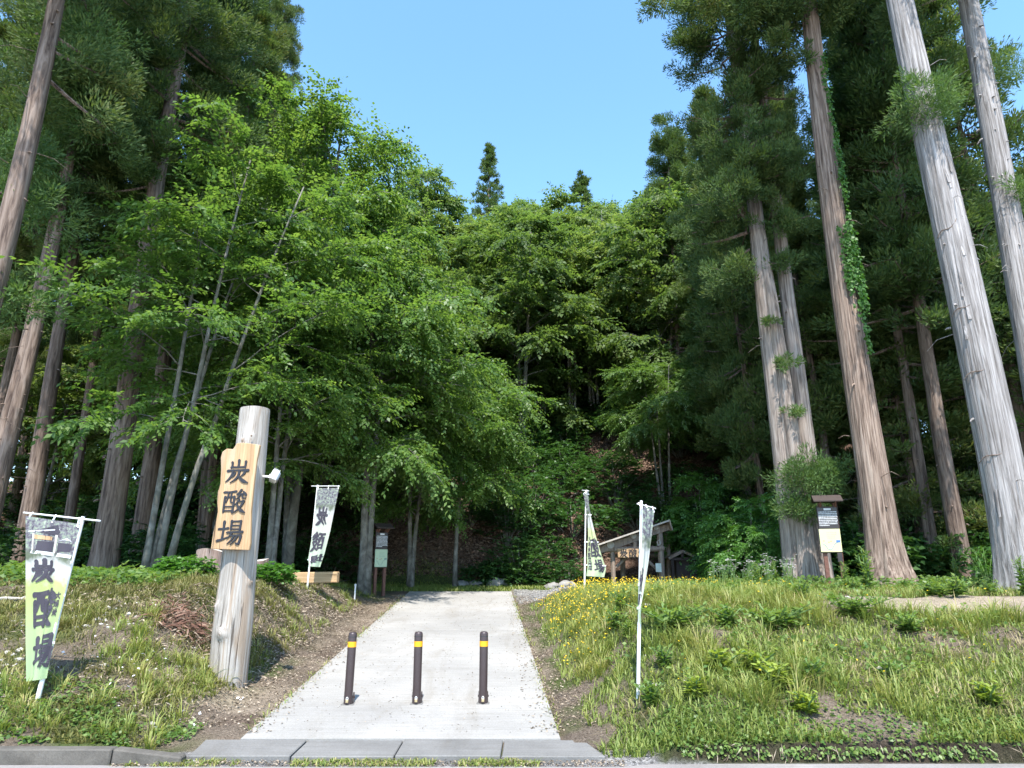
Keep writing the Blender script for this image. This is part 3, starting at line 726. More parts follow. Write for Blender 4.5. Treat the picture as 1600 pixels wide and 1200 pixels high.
def nobori(base, top, bar, corners, Yd, label, cloth, letters, small=None, ripple=0.02, mirror=False, picture=None, bulge=None, pole_r=0.016, side=1):
    """corners: pixel chains (left edge list, right edge list) sampled down the cloth; Yd: distance of the cloth"""
    root = tag(empty('banner_flag', base), label, 'banner', 'advertising banners along the driveway')
    W = -Vector(base)
    mb = MB(); d = (top - base).normalized(); mb.tube([base - d * 0.15, base + d * 0.75], pole_r * 1.25, 10); mb.tube([base + d * 0.75, top + d * 0.02], pole_r, 10)
    o = mb.build('pole', M['white_paint'], root, smooth=True); o.location = W
    mb = MB(); mb.tube(bar, 0.009, 8); o = mb.build('crossbar', M['white_paint'], root, smooth=True); o.location = W
    Lx, Rx = corners
    vs = np.linspace(0, 1, len(Lx))
    lp = np.array([at(*p, Yd) if len(p) == 2 else at(*p) for p in Lx]); rp = np.array([at(*p, Yd) if len(p) == 2 else at(*p) for p in Rx])
    rs = random.Random(len(label)); ph = rs.random() * 6
    def S(u, v, lift=0.0):
        v = min(max(v, 0), 1)
        a = np.array([np.interp(v, vs, lp[:, k]) for k in range(3)]); b = np.array([np.interp(v, vs, rp[:, k]) for k in range(3)])
        p = a + (b - a) * u
        q = ripple * (math.sin(u * 7 + v * 5 + ph) * (0.25 + v) + 0.5 * math.sin(u * 15 - v * 3 + ph)) * math.sin(math.pi * min(max(u, 0), 1)) ** 0.5
        p[1] += q - lift * side
        return p
    nu, nv = 18, 60; V = []; D = []
    for i in range(nv + 1):
        for j in range(nu + 1):
            V.append(S(j / nu, i / nv)); D.append(i / nv)
    Q = [(i * (nu + 1) + j, (i + 1) * (nu + 1) + j, (i + 1) * (nu + 1) + j + 1, i * (nu + 1) + j + 1) for i in range(nv) for j in range(nu)]
    me = np_mesh('cloth', V, Q, mats=[cloth], smooth=True, attrs={'down': D})
    fo = obj('cloth', me, root, W)
    # straps to crossbar and pole
    for u in (0.04, 0.5, 0.96):
        p = Vector(S(u, 0.0)); k = min(range(60), key=lambda i: (bar[0].lerp(bar[1], i / 59) - p).length); q = bar[0].lerp(bar[1], k / 59)
        mb = MB(); mb.beam(p - Vector((0, 0, 0.03)), q + Vector((0, 0, 0.014)), 0.014, 0.010, (0, 1, 0)); o = mb.build('strap', M['white_paint'], root); o.location = W
    us = 0.0 if abs(lp[0][0] - top.x) < abs(rp[0][0] - top.x) else 1.0
    for v in (0.02, 0.30, 0.55, 0.8):
        p = Vector(S(us, v)); k = min(range(200), key=lambda i: (base.lerp(top, i / 199) - p).length); q = base.lerp(top, k / 199)
        if (q - p).length > 0.004:
            e = (q - p).normalized() * 0.02
            mb = MB(); mb.beam(p - e, q + e, 0.010, 0.025, (0, 0, 1)); o = mb.build('strap', M['white_paint'], root); o.location = W
    for g, box in letters:
        mb = MB(); glyph_on_surface(mb, g, S, box, 1.35, 0.016, 0.004, mirror); mb.build('lettering', M['print_ink'], fo)
    if small:
        u, v0, v1, n, su = small
        mb = MB(); st = (v1 - v0) / n
        seq = ['dai', 'jou', 'tan', 'san', 'jou', 'dai', 'san', 'tan', 'jou', 'san'][:n]
        for k, g in enumerate(seq): glyph_on_surface(mb, g, S, (u - su / 2, v0 + k * st, u + su / 2, v0 + k * st + st * 0.82), 1.2, 0.02, 0.004, mirror)
        mb.build('small_lettering', M['print_ink'], fo)
    if picture: picture(S, fo)
    return root

def flag_picture(S, fo):
    """the printed picture of a roofed gate: flat ink on the cloth"""
    def patch(name, pts, m, lift):
        mb = MB(); n = 6
        a, b, c, d = [np.array(p) for p in pts]      # quad in (u, v), split so that it follows the cloth
        V = []; F = []
        for i in range(n + 1):
            for j in range(n + 1):
                s, t = i / n, j / n
                q = (a * (1 - s) + b * s) * (1 - t) + (d * (1 - s) + c * s) * t
                V.append(S(q[0], q[1], lift))
        for i in range(n):
            for j in range(n): k = i * (n + 1) + j; F.append((k, k + 1, k + n + 2, k + n + 1))
        mb.add(V, F); return mb.build(name, m, fo)
    patch('print_shade', [(.15, .10), (.62, .03), (.68, .085), (.58, .115)], M['ink'] if False else M['print_ink'], 0.002)
    patch('print_shade', [(.27, .165), (.58, .16), (.56, .235), (.24, .235)], M['print_ink'], 0.002)
    patch('print_shade', [(.66, .16), (.95, .155), (.92, .215), (.66, .225)], M['print_ink'], 0.002)
    patch('print_roof', [(.05, .105), (.66, .058), (.665, .066), (.06, .115)], M['text_white'], 0.003)
    patch('print_roof', [(.66, .145), (.80, .118), (.94, .142), (.80, .130)], M['text_white'], 0.003)
    patch('print_post', [(.15, .115), (.20, .115), (.19, .24), (.14, .24)], M['pale_stone'], 0.003)
    patch('print_post', [(.60, .105), (.645, .105), (.63, .24), (.585, .24)], M['pale_stone'], 0.003)
    patch('print_board', [(.20, .125), (.54, .122), (.53, .150), (.20, .155)], M['board_wood'], 0.004)
    patch('print_path', [(.15, .238), (.98, .235), (.97, .262), (.10, .262)], M['text_white'], 0.003)

b0 = hit(57, 1101); t0 = at(129.5, 810, b0.y)
yb = b0.y
Lc = [(40, 806), (40, 860), (40, 920), (40, 1000), (41, 1065)]
Rc = [(125, 819), (113, 871), (104, 915), (86, 990), (73, 1060)]
bar = [at(37, 801, yb + 0.05), at(157, 814, yb - 0.03)]
nobori(b0, t0, bar, (Lc, Rc), yb - 0.02, 'yellow green banner with a printed gate picture on a leaning white pole', M['flag_green'],
       [('tan', (.16, .295, .66, .46)), ('san', (.22, .515, .82, .70)), ('jou', (.24, .745, 1.0, .93))], (.86, .53, .66, 3, .11), 0.03, False, flag_picture, pole_r=0.019)
b1 = foot(483, 15.4); t1 = at(496, 759, b1.y)
nobori(b1, t1, [at(486.5, 759.5, b1.y), at(531, 759.5, b1.y - 0.02)],
       ([(496, 763), (493, 790), (489, 830), (481.5, 872), (483, 885)], [(530, 762), (524, 790), (516, 830), (507, 865), (500, 886)]), b1.y - 0.03,
       'pale banner seen from behind with mirrored writing, beyond the log signpost', M['flag_pale'],
       [('tan', (.12, .265, .72, .44)), ('san', (.06, .515, .78, .69)), ('jou', (.10, .745, .98, .91))], None, 0.03, True)
b2 = hit(997, 1092); t2 = at(1002, 785, b2.y)
nobori(b2, t2, [at(996, 787, b2.y), at(1024, 794.5, b2.y + 0.25)],
       ([(1002, 790), (1001, 830), (999.5, 880), (998, 925), (997, 950), (997.5, 975)], [(1022.5, 797, b2.y + .2), (1019, 830, b2.y + .15), (1013, 880, b2.y + .1), (1006, 925, b2.y + .05), (1001, 950), (1001.5, 975)]), b2.y - 0.03,
       'narrow twisted pale banner on a white pole in the right grassy bank', M['flag_pale'],
       [('tan', (.05, .44, .62, .60)), ('san', (.0, .62, .7, .76))], None, 0.02)
b3 = foot(912, 15.6); t3 = at(915.5, 767, b3.y)
nobori(b3, t3, [at(909.5, 766, b3.y + 0.2), at(920, 767, b3.y - 0.1)],
       ([(911, 770), (915, 790), (918, 808), (919, 838), (917, 870), (918, 885), (916, 900)], [(919, 770), (920.5, 790), (923.5, 808), (931, 838), (940, 868), (947, 888), (944, 902)]), b3.y - 0.03,
       'lime banner pinched at its top, standing left of the roofed gate', M['flag_lime'],
       [('san', (.30, .52, .95, .68)), ('jou', (.42, .72, .92, .91))], (.16, .50, .90, 9, .20), 0.025)

# ---------------------------------------------------------------- notice boards
def notice_board(base, rotz, label, scale=1.0, low=M['panel_cream'], H=2.0):
    root = tag(empty('notice_board', base, (0, 0, rotz)), label, 'notice board', 'notice boards')
    s = scale
    for x in (-0.17, 0.17):
        mb = MB(); mb.box((x * s, 0, (H - 0.2) / 2 - 0.1), (0.085, 0.085, H)); mb.build('post', M['stain_wood'], root, bevel=0.008)
    mb = MB()
    W = 0.33 * s
    mb.add([(-W, -0.26, H - 0.16), (W, -0.26, H - 0.16), (W, 0.0, H - 0.02), (-W, 0.0, H - 0.02), (-W, 0.22, H - 0.15), (W, 0.22, H - 0.15),
            (-W, -0.26, H - 0.185), (W, -0.26, H - 0.185), (W, 0, H - 0.045), (-W, 0, H - 0.045), (-W, 0.22, H - 0.175), (W, 0.22, H - 0.175)],
           [(0, 1, 2, 3), (3, 2, 5, 4), (7, 6, 9, 8), (8, 9, 10, 11), (0, 6, 7, 1), (4, 5, 11, 10), (0, 3, 9, 6), (3, 4, 10, 9), (1, 7, 8, 2), (2, 8, 11, 5)])
    mb.build('roof', M['dark_wood'], root)
    for x in (-0.17, 0.17):
        mb = MB(); mb.beam((x * s, -0.2, H - 0.19), (x * s, -0.03, H - 0.32), 0.03, 0.03); mb.build('bracket', M['stain_wood'], root)
    z1, z2, z3 = H - 0.30, H - 0.78, H - 1.28
    mb = MB(); mb.box((-0.03 * s, -0.062, (z1 + z3) / 2), (0.47 * s, 0.03, z1 - z3 + 0.04)); mb.build('backing', M['dark_wood'], root, bevel=0.004)
    mb = MB(); mb.box((-0.03 * s, -0.084, (z1 + z2) / 2), (0.45 * s, 0.012, z1 - z2 - 0.01)); pd = mb.build('upper_panel', M['panel_dark'], root, bevel=0.002)
    mb = MB(); mb.box((-0.03 * s, -0.086, (z2 + z3) / 2), (0.47 * s, 0.014, z2 - z3)); pl = mb.build('map_panel', low, root, bevel=0.002)
    rg = random.Random(4); mb = MB()
    mb.box((-0.02, -0.0915, z1 - 0.045), (0.16 * s, 0.002, 0.045))
    for r_ in range(9):                                  # rows of small print
        z = z1 - 0.105 - r_ * 0.037; x = -0.235 * s
        while x < 0.175 * s:
            w = rg.uniform(0.010, 0.022); mb.box((x + w / 2, -0.0915, z), (w, 0.002, rg.uniform(0.014, 0.024))); x += w + rg.uniform(0.004, 0.008)
            if r_ == 8 and x > -0.02: break
    tag(mb.build('small_print', M['text_white'], pd), kind='stuff')
    mb = MB()
    P = [(-0.21, z2 - 0.32), (-0.15, z2 - 0.36), (-0.11, z2 - 0.43), (-0.05, z2 - 0.455), (0.0, z2 - 0.42), (0.05, z2 - 0.33), (0.11, z2 - 0.30), (0.15, z2 - 0.28), (0.18, z2 - 0.25)]
    mb.tube([(x * s, -0.093, z) for x, z in P], 0.006, 6); mb.box((0.14 * s, -0.094, z2 - 0.27), (0.09 * s, 0.003, 0.05))
    mb.build('map_line', M['map_blue'] if low is M['panel_cream'] else M['map_grey'], pl)
    mb = MB()
    for r_ in range(4):
        x = -0.10 * s
        while x < 0.09 * s:
            w = rg.uniform(0.012, 0.03); mb.box((x + w / 2, -0.0935, z2 - 0.08 - r_ * 0.04), (w, 0.002, 0.008)); x += w + 0.012
    tag(mb.build('map_note', M['map_grey'], pl), kind='stuff')
    mb = MB()
    for x, z in ((-0.18, z2 - 0.26), (-0.07, z2 - 0.29), (-0.02, z2 - 0.27)): mb.box((x * s, -0.0935, z), (0.03, 0.002, 0.014))
    tag(mb.build('map_mark', M['map_red'], pl), kind='stuff')
    return root
nbp = foot(1303, 15.6)
bd = notice_board(nbp, R(-16), 'red brown notice board with a cream map panel beside the fused cedar trunks', 0.92, H=2.02)
mb = MB(); mb.box((0.13, -0.066, 0.62), (0.10, 0.05, 0.20)); mb.build('leaflet_box', M['panel_dark'], bd, bevel=0.006)
nbl = foot(594, 20.6)
notice_board(nbl, R(38), 'notice board with a pale green map panel left of the driveway end', 0.85, M['panel_mint'], 2.1)

# ---------------------------------------------------------------- roofed wooden gate behind the flowers
GYD = 25.2
def g(px_, py_, dy=0.0): return at(px_, py_, GYD + dy)
gb = foot(992, GYD); gz = gb.z
gate = tag(empty('roofed_gate', gb), 'weathered timber gate with slanting roof and hanging name board', 'gate')
GW = -Vector(gb)
def gp(mb, name, m, smooth=False, bevel=0): o = mb.build(name, m, gate, smooth, bevel); o.location = GW; return o
pr_ = [(957, 862, .085), (1030.5, 826, .115)]
for px_, py_, r in pr_:
    p = g(px_, py_, 0.05); mb = MB(); mb.tube([(p.x, p.y, gz - 0.1), (p.x, p.y, (gz + p.z) / 2), p], r, 12); gp(mb, 'post', M['gate_wood'], True)
for px_, py_ in ((972, 856), (1042, 832)):
    p = g(px_, py_, 1.4); mb = MB(); mb.tube([(p.x, p.y, gz - 0.1), p], .10, 10); gp(mb, 'post', M['gate_wood'], True)
mb = MB(); mb.tube([g(944, 858.5), g(1037.5, 857.5)], 0.10, 12); gp(mb, 'tie_beam', M['gate_wood'], True)
mb = MB(); a = g(950, 868, 1.4); mb.tube([a, a + Vector((2.0, 0, 0.0))], 0.08, 10); gp(mb, 'tie_beam', M['gate_wood'], True)
for px_, py_, r in ((954, 851, .145), (989.5, 837, .115), (1025, 824, .10)):
    p = g(px_, py_, -0.12); mb = MB(); mb.tube([p, p + Vector((0, 1.75, 0))], r, 14); gp(mb, 'purlin', M['gate_wood'], True)
    mb = MB(); mb.tube([p + Vector((0, -0.012, 0)), p + Vector((0, 0.02, 0))], r * 0.93, 14); gp(mb, 'log_end', M['dry_branch'])
p = g(991, 846, 0.0); mb = MB(); mb.tube([p + Vector((0.02, 0, -0.22)), p + Vector((0.03, 0, 0.14))], 0.085, 10); gp(mb, 'king_post', M['gate_wood'], True)
# roof: boards on a sloping plane
ra, rb = g(931.5, 852, -0.4), g(1045.5, 813, -0.4)
dn = (rb - ra).normalized(); nrm = Vector((-dn.z, 0, dn.x))
L_r = (rb - ra).length; nbd = 12
for k in range(nbd):
    s0, s1 = k / nbd * L_r + 0.004, (k + 1) / nbd * L_r - 0.004
    c = ra + dn * (s0 + s1) / 2 + Vector((0, 1.05, 0)) + nrm * (-0.035 + 0.004 * (k % 3))
    m3 = Matrix((dn, Vector((0, 1, 0)), nrm)).transposed()
    mb = MB(); mb.box(c, (s1 - s0, 2.1, 0.03), m3); gp(mb, 'roof_board', M['gate_wood'])
mb = MB(); mb.box(ra + dn * L_r / 2 + Vector((0, -0.01, 0)) + nrm * -0.005, (L_r + 0.06, 0.05, 0.055), Matrix((dn, Vector((0, 1, 0)), nrm)).transposed()); gp(mb, 'barge_board', M['dry_branch'])
mb = MB(); mb.box(ra + dn * (L_r / 2 + 0.05) + Vector((0, 0.32, 0)) + nrm * -0.20, (L_r - 0.1, 0.04, 0.24), Matrix((dn, Vector((0, 1, 0)), nrm)).transposed()); gp(mb, 'gable_board', M['gate_wood'])
mb = MB(); mb.box(rb + Vector((0.05, 0.9, -0.18)), (0.04, 1.9, 0.36), Euler((0, R(-14), 0)).to_matrix()); gp(mb, 'fascia', M['gate_wood'])
# hanging board with the name
sa, sb = g(965.5, 871, -0.13), g(1014.5, 871, -0.13); ht = g(966, 857.5, -0.13).z - sa.z
poly = [(0, 0), (0.3, -0.01), (0.75, 0.01), (sb.x - sa.x, 0.0), (sb.x - sa.x + 0.01, ht), (0.6, ht - 0.005), (0.3, ht + 0.012), (-0.01, ht)]
mb = MB(); mb.prism(poly, sa, (1, 0, 0), (0, 0, 1), 0.045); nbd_ = gp(mb, 'name_board', M['board_wood'], bevel=0.004)
for gl, px_ in (('tan', 974.5), ('san', 989), ('jou', 1004)):
    c = g(px_, 864.2, -0.175); mb = MB(); glyph_solid(mb, gl, c - Vector((0.15, 0, 0.15)) + Vector((0, -0.004, 0)), (1, 0, 0), (0, 0, 1), (0.29, 0.29), 0.006, 1.25); mb.build('lettering', M['ink'], nbd_)
for a, b in (((978, 872), (957, 891)), ((1008, 872), (1030, 893))):
    mb = MB(); mb.tube([g(*a, 0.25), g(*b, 0.1)], 0.055, 8); gp(mb, 'brace', M['gate_wood'], True)
mb = MB(); mb.box(g(1029, 887, -0.08), (0.20, 0.02, 0.30)); mb.box(g(1029, 887, -0.093), (0.11, 0.004, 0.12)); gp(mb, 'paper_notice', M['paper'])
mb = MB(); mb.tube([g(1028, 852, -0.05), g(1027, 846, -0.10), g(1030, 843, -0.05), g(1032, 849, -0.1), g(1029, 853, -0.08)], 0.03, 7); gp(mb, 'straw_rope', M['dry_branch'], True)

# small gabled hut roof to the right of the gate
HYD = 25.8
hb = foot(1067, HYD); HW = -Vector(hb)
hut = tag(empty('small_hut', hb), 'small dark wooden hut with a gabled roof just right of the roofed gate', 'hut')
def h(px_, py_, dy=0): return at(px_, py_, HYD + dy)
ap, el, er = h(1066, 860.5), h(1044, 872), h(1089.5, 871)
for q in (el, er):
    for k in range(2):
        a = ap.lerp(q, k / 2); b = ap.lerp(q, (k + 1) / 2)
        d = (b - a).normalized(); n = Vector((-d.z, 0, d.x)); n = n if n.z > 0 else -n
        mb = MB(); mb.box((a + b) / 2 + Vector((0, 0.7, 0)) + n * (0.0 if k else 0.012), ((b - a).length + 0.01, 1.5, 0.04), Matrix((d, Vector((0, 1, 0)), d.cross(Vector((0, 1, 0))))).transposed())
        o = mb.build('roof_panel', M['gate_wood'], hut); o.location = HW
    mb = MB(); mb.beam(ap + Vector((0, -0.07, -0.02)), q + Vector((0, -0.07, -0.02)), 0.03, 0.10, (0, 0, 1)); o = mb.build('barge_board', M['gate_wood'], hut); o.location = HW
mb = MB(); mb.beam(h(1048, 873.5), h(1087, 873), 0.08, 0.10); o = mb.build('tie_beam', M['dark_wood'], hut); o.location = HW
mb = MB(); mb.beam(h(1066, 873), h(1066, 863), 0.08, 0.08); o = mb.build('king_post', M['dark_wood'], hut); o.location = HW
for px_ in (1050, 1085):
    for dy in (0.02, 1.3):
        p = h(px_, 873.5, dy); mb = MB(); mb.box((p.x, p.y, (p.z + hb.z) / 2 - 0.05), (0.10, 0.10, p.z - hb.z + 0.1)); o = mb.build('post', M['dark_wood'], hut); o.location = HW
p = h(1067, 880, 0.6); mb = MB(); mb.box((p.x, p.y, (h(0, 874).z + hb.z) / 2), (0.72, 0.9, h(0, 874).z - hb.z - 0.02)); o = mb.build('cabinet', M['dark_wood'], hut, bevel=0.01); o.location = HW

# ---------------------------------------------------------------- odds and ends on the banks
def stump(p, r, hgt, label, seed):
    rg = random.Random(seed); root = tag(empty('tree_stump', p), label, 'stump')
    n = 26; V = []; rows_ = [(-0.1, 1.5), (0.08, 1.2), (0.25, 1.05), (hgt, 1.0)]
    ph = [rg.random() * 6 for _ in range(4)]
    for z, f in rows_:
        for j in range(n):
            a = 6.2832 * j / n; q = r * f * (1 + 0.08 * math.sin(3 * a + ph[0]) + 0.05 * math.sin(7 * a + ph[1]))
            V.append((q * math.cos(a), q * math.sin(a), z + (0.03 * math.sin(2 * a + ph[2]) if z == hgt else 0)))
    F = [(i * n + j, i * n + (j + 1) % n, (i + 1) * n + (j + 1) % n, (i + 1) * n + j) for i in range(3) for j in range(n)]
    mb = MB(); mb.add(V, F); mb.build('bark', M['stump_wood'], root, smooth=True)
    mb = MB(); top = V[-n:]; mb.add([(0, 0, hgt - 0.005)] + [(x * 0.97, y * 0.97, z - 0.004) for x, y, z in top], [(0, j + 1, (j + 1) % n + 1) for j in range(n)]); mb.build('cut_face', M['dry_branch'], root)
stump(foot(326, 13.2), 0.24, 0.52, 'grey brown sawn stump half hidden by vines left of the log signpost', 1)
stump(foot(399, 14.2), 0.24, 0.45, 'grey sawn stump peeping out right behind the log signpost', 2)
p0, p1 = foot(441, 16.0), foot(530, 16.0); p1.z = p0.z - 0.02
mb = MB(); mb.beam(Vector((p0.x, p0.y, p0.z + 0.11)), Vector((p1.x, p1.y, p1.z + 0.15)), 0.22, 0.24)
tag(mb.build('timber_beam', M['tan_timber'], bevel=0.015), 'long squared tan timber lying in the grass behind the pale mirrored banner', 'timber')
p = foot(557.5, 18.2); mb = MB(); mb.box((p.x, p.y, p.z + 0.16), (0.035, 0.035, 0.45)); mb.box((p.x, p.y, p.z + 0.36), (0.042, 0.042, 0.05))
tag(mb.build('marker_stake', M['white_paint'], bevel=0.004), 'thin white marker stake at the foot of the slender tree near the dark notice board', 'stake')
p = hit(18, 941); mb = MB(); mb.tube([p + Vector((-0.35, -0.05, 0.02)), p + Vector((-0.1, 0, 0.05)), p + Vector((0.15, 0.02, 0.04)), p + Vector((0.36, -0.02, 0.07))], [0.018, 0.022, 0.018, 0.012], 8)
mb.tube([p + Vector((0.1, 0.02, 0.045)), p + Vector((0.22, 0.1, 0.12))], [0.012, 0.006], 6)
tag(mb.build('fallen_branch', M['dry_branch'], smooth=True), 'bleached bare branch lying on the left bank beside the yellow green banner', 'branch')
def rock(p, r, label, group, seed, m=None):
    rg = np.random.RandomState(seed); bm = bmesh.new(); bmesh.ops.create_icosphere(bm, subdivisions=3, radius=1)
    ax = rg.rand(5, 3) * 2 - 1; k = rg.rand(5) * 3 + 1
    for v in bm.verts:
        c = v.co.copy(); f = 1 + sum(0.10 * math.sin(k[i] * Vector(ax[i]).dot(c) * 2.2 + i) for i in range(5))
        v.co = Vector((c.x * f * r * 1.25, c.y * f * r, c.z * f * r * 0.75))
    me = bpy.data.meshes.new('rock'); bm.to_mesh(me); bm.free(); me.materials.append(m or M['rock'])
    me.polygons.foreach_set('use_smooth', np.ones(len(me.polygons), bool))
    o = obj('rock', me, None, p + Vector((0, 0, r * 0.3))); o.rotation_euler.z = seed
    return tag(o, label, 'rock', group)
for i, (px_, Yd, r, lab) in enumerate(((722, 24.6, .22, 'grey rock at the far lawn edge left of the driveway end'), (745, 24.8, .20, 'low grey rock in the middle of the row at the far lawn edge'),
        (778, 24.4, .28, 'grey rock at the lawn edge straight beyond the driveway'), (885, 23.2, .26, 'grey rock beside the lime banner at the edge of the yellow flowers'), (862, 23.4, .18, 'small grey rock left of the lime banner near the gravel'))):
    rock(foot(px_, Yd), r, lab, 'rocks along the far lawn edge', i + 2)
# ---------------------------------------------------------------- foliage builders
def unit(v): return v / (np.linalg.norm(v, axis=-1, keepdims=True) + 1e-9)
def kites(P, D, Nn, L, W, fold=0.15, mid=0.42):
    """leaf blades: base P, direction D, face normal Nn, length L, width W"""
    D = unit(D); S = unit(np.cross(D, Nn)); U = np.cross(S, D)
    L = L[:, None]; W = W[:, None]
    m = P + D * L * mid
    a, b = m + S * W * .5 + U * W * fold, m - S * W * .5 + U * W * fold
    t = P + D * L - U * L * fold * 0.5
    V = np.stack([P, a, t, b], 1).reshape(-1, 3)
    n = len(P)
    return V, np.arange(n * 4).reshape(n, 4)
def leaf_mesh(name, parts, m, rnd):
    V = np.concatenate([p[0] for p in parts]); q = []; o = 0
    for v, f in parts: q.append(f + o); o += len(v)
    return np_mesh(name, V, np.concatenate(q), mats=[m], attrs={'rnd': np.repeat(rnd, 4)})

def cedar_crown(seed, HC, RC, nb, nc, ns, sl=0.30, sw=0.05, lo=0.55, mt='needle', top_sharp=1.0, side=None, rc0=0.42):
    """sugi crown: branch ends carrying round tufts of upturned shoots"""
    rg = np.random.RandomState(seed)
    t = rg.rand(nb) ** 0.9
    az = rg.rand(nb) * 2 * math.pi
    prof = np.minimum(1, lo + t * 2.2) * np.clip(1.02 - t, 0, 1) ** (0.62 * top_sharp)
    L = RC * prof * (0.62 + 0.5 * rg.rand(nb)) + 0.25
    if side is not None: L = L * (1 + 0.5 * np.cos(az - side))
    el = R(-8) + R(38) * t + rg.randn(nb) * 0.12
    O = np.stack([0 * t, 0 * t, t * HC], 1)
    D = np.stack([np.cos(az) * np.cos(el), np.sin(az) * np.cos(el), np.sin(el)], 1)
    def along(i, f):
        f = f[:, None]; l = L[i][:, None]
        p = O[i] + D[i] * l * f
        p[:, 2:] += l * (-0.22 * f + 0.16 * f ** 3)
        return p
    bi = np.repeat(np.arange(nb), nc); f = np.clip(0.28 + 0.74 * rg.rand(nb * nc) ** 0.7, 0, 1.03)
    C = along(bi, f)
    k = len(C)
    lat = rg.randn(k, 3) * np.array([.30, .30, .16]) * (0.5 + 0.35 * L[bi])[:, None] * 0.7
    C = C + lat
    rcl = rc0 * (0.65 + 0.6 * rg.rand(k)) * (0.7 + 0.3 * np.minimum(1, L[bi] / 1.5))
    ci = np.repeat(np.arange(k), ns); n = len(ci)
    bd = unit(rg.randn(n, 3)); rad = rg.rand(n) ** 0.45
    P = C[ci] + bd * (rad * rcl[ci])[:, None] * np.array([1, 1, 0.62])
    out = unit(C[ci] - np.array([0, 0, 1]) * C[ci][:, 2:] )
    dirv = bd * 0.75 + out * 0.45 + np.array([0, 0, 0.50]) + rg.randn(n, 3) * 0.22
    nn = unit(rg.randn(n, 3) * 0.8 + bd)
    ln = sl * (0.65 + 0.7 * rg.rand(n)); wd = sw * (0.7 + 0.6 * rg.rand(n))
    kk = kites(P - unit(dirv) * ln[:, None] * 0.3, dirv, nn, ln, wd, 0.1, 0.5)
    rnd = np.clip(0.16 + 0.42 * rg.rand(k)[ci] + 0.34 * rg.rand(n) + 0.10 * (rad - 0.5), 0, 1)
    me = leaf_mesh('needles', [kk], M[mt], rnd)
    mb = MB()
    for i in range(nb):
        if L[i] < 0.5: continue
        pts = along(np.full(4, i), np.array([0, .3, .65, .95])); r = 0.012 + 0.017 * L[i]
        mb.tube(pts, [r, r * .8, r * .5, r * .2], 4, cap=False)
    bme = bpy.data.meshes.new('branches'); bme.from_pydata([tuple(v) for v in mb.V], [], mb.F); bme.materials.append(M['bark_cedar'])
    return me, bme

def trunk_mesh(seed, H, r0, r1, m, flare=0.5, seg=28, rows=60, ridges=0.03, stubs=25, path=None, stub_lo=1.5):
    rg = np.random.RandomState(seed)
    zs = np.concatenate([np.linspace(-0.25, 1.5, max(8, rows // 5)), np.linspace(1.5, H, rows)[1:]])
    a = np.arange(seg) * 2 * math.pi / seg
    ph = rg.rand(6) * 6.28
    V = []
    for z in zs:
        t = max(z, 0) / H
        r = r0 + (r1 - r0) * t ** 0.9
        fl = flare * math.exp(-max(z, 0) / 0.45)
        rr = r * (1 + fl * (1 + 0.35 * np.sin(5 * a + ph[0]) + 0.2 * np.sin(9 * a + ph[1])) + ridges * np.sin(13 * a + ph[2] + 0.25 * z) * (0.6 + 0.4 * np.sin(z * 1.7 + 3 * a))
                  + ridges * 0.9 * np.sin(23 * a + ph[3] - 0.3 * z + 0.5 * np.sin(2.3 * z)) + ridges * 0.6 * (rg.rand(seg) - 0.5))
        wx, wy = 0.05 * math.sin(z * 0.35 + ph[4]), 0.05 * math.sin(z * 0.3 + ph[5])
        if path is not None: wx, wy = path(z)
        V.append(np.stack([rr * np.cos(a) + wx, rr * np.sin(a) + wy, np.full(seg, z)], 1))
    nz = len(zs); V = np.concatenate(V)
    idx = np.arange(nz * seg).reshape(nz, seg); nxt = np.roll(idx, -1, 1)
    Q = np.stack([idx[:-1], nxt[:-1], nxt[1:], idx[1:]], -1).reshape(-1, 4)
    mb = MB()
    for _ in range(stubs):                      # dead branch stubs and knots
        z = stub_lo + (H * 0.6 - stub_lo) * rg.rand(); aa = rg.rand() * 6.28; r = r0 + (r1 - r0) * (z / H) ** 0.9
        wx, wy = path(z) if path is not None else (0, 0)
        d = Vector((math.cos(aa), math.sin(aa), rg.uniform(-0.4, 0.2))); l = rg.choice([0.05, 0.08, 0.1, 0.12, 0.3, 0.6])
        p = Vector((wx, wy, z)) + d * r * 0.9; q = 0.026 if l < 0.2 else 0.008
        mb.tube([p, p + d * l * .6, p + d * l + Vector((0, 0, -0.25 * l))], [q, q * .75, q * .35], 6)
    V2 = np.array([tuple(v) for v in mb.V]).reshape(-1, 3); F2q = [f for f in mb.F if len(f) == 4]; 
    nb = len(V)
    V = np.vstack([V, V2]) if len(V2) else V
    if F2q: Q = np.vstack([Q, np.array(F2q) + nb])
    return np_mesh('trunk', V, Q, mats=[m], smooth=True)

def lean_rot(base, p2):
    """rotation that turns +Z from base towards p2"""
    return (Vector(p2) - Vector(base)).to_track_quat('Z', 'Y').to_euler() if False else Vector((0, 0, 1)).rotation_difference((Vector(p2) - Vector(base)).normalized()).to_euler()

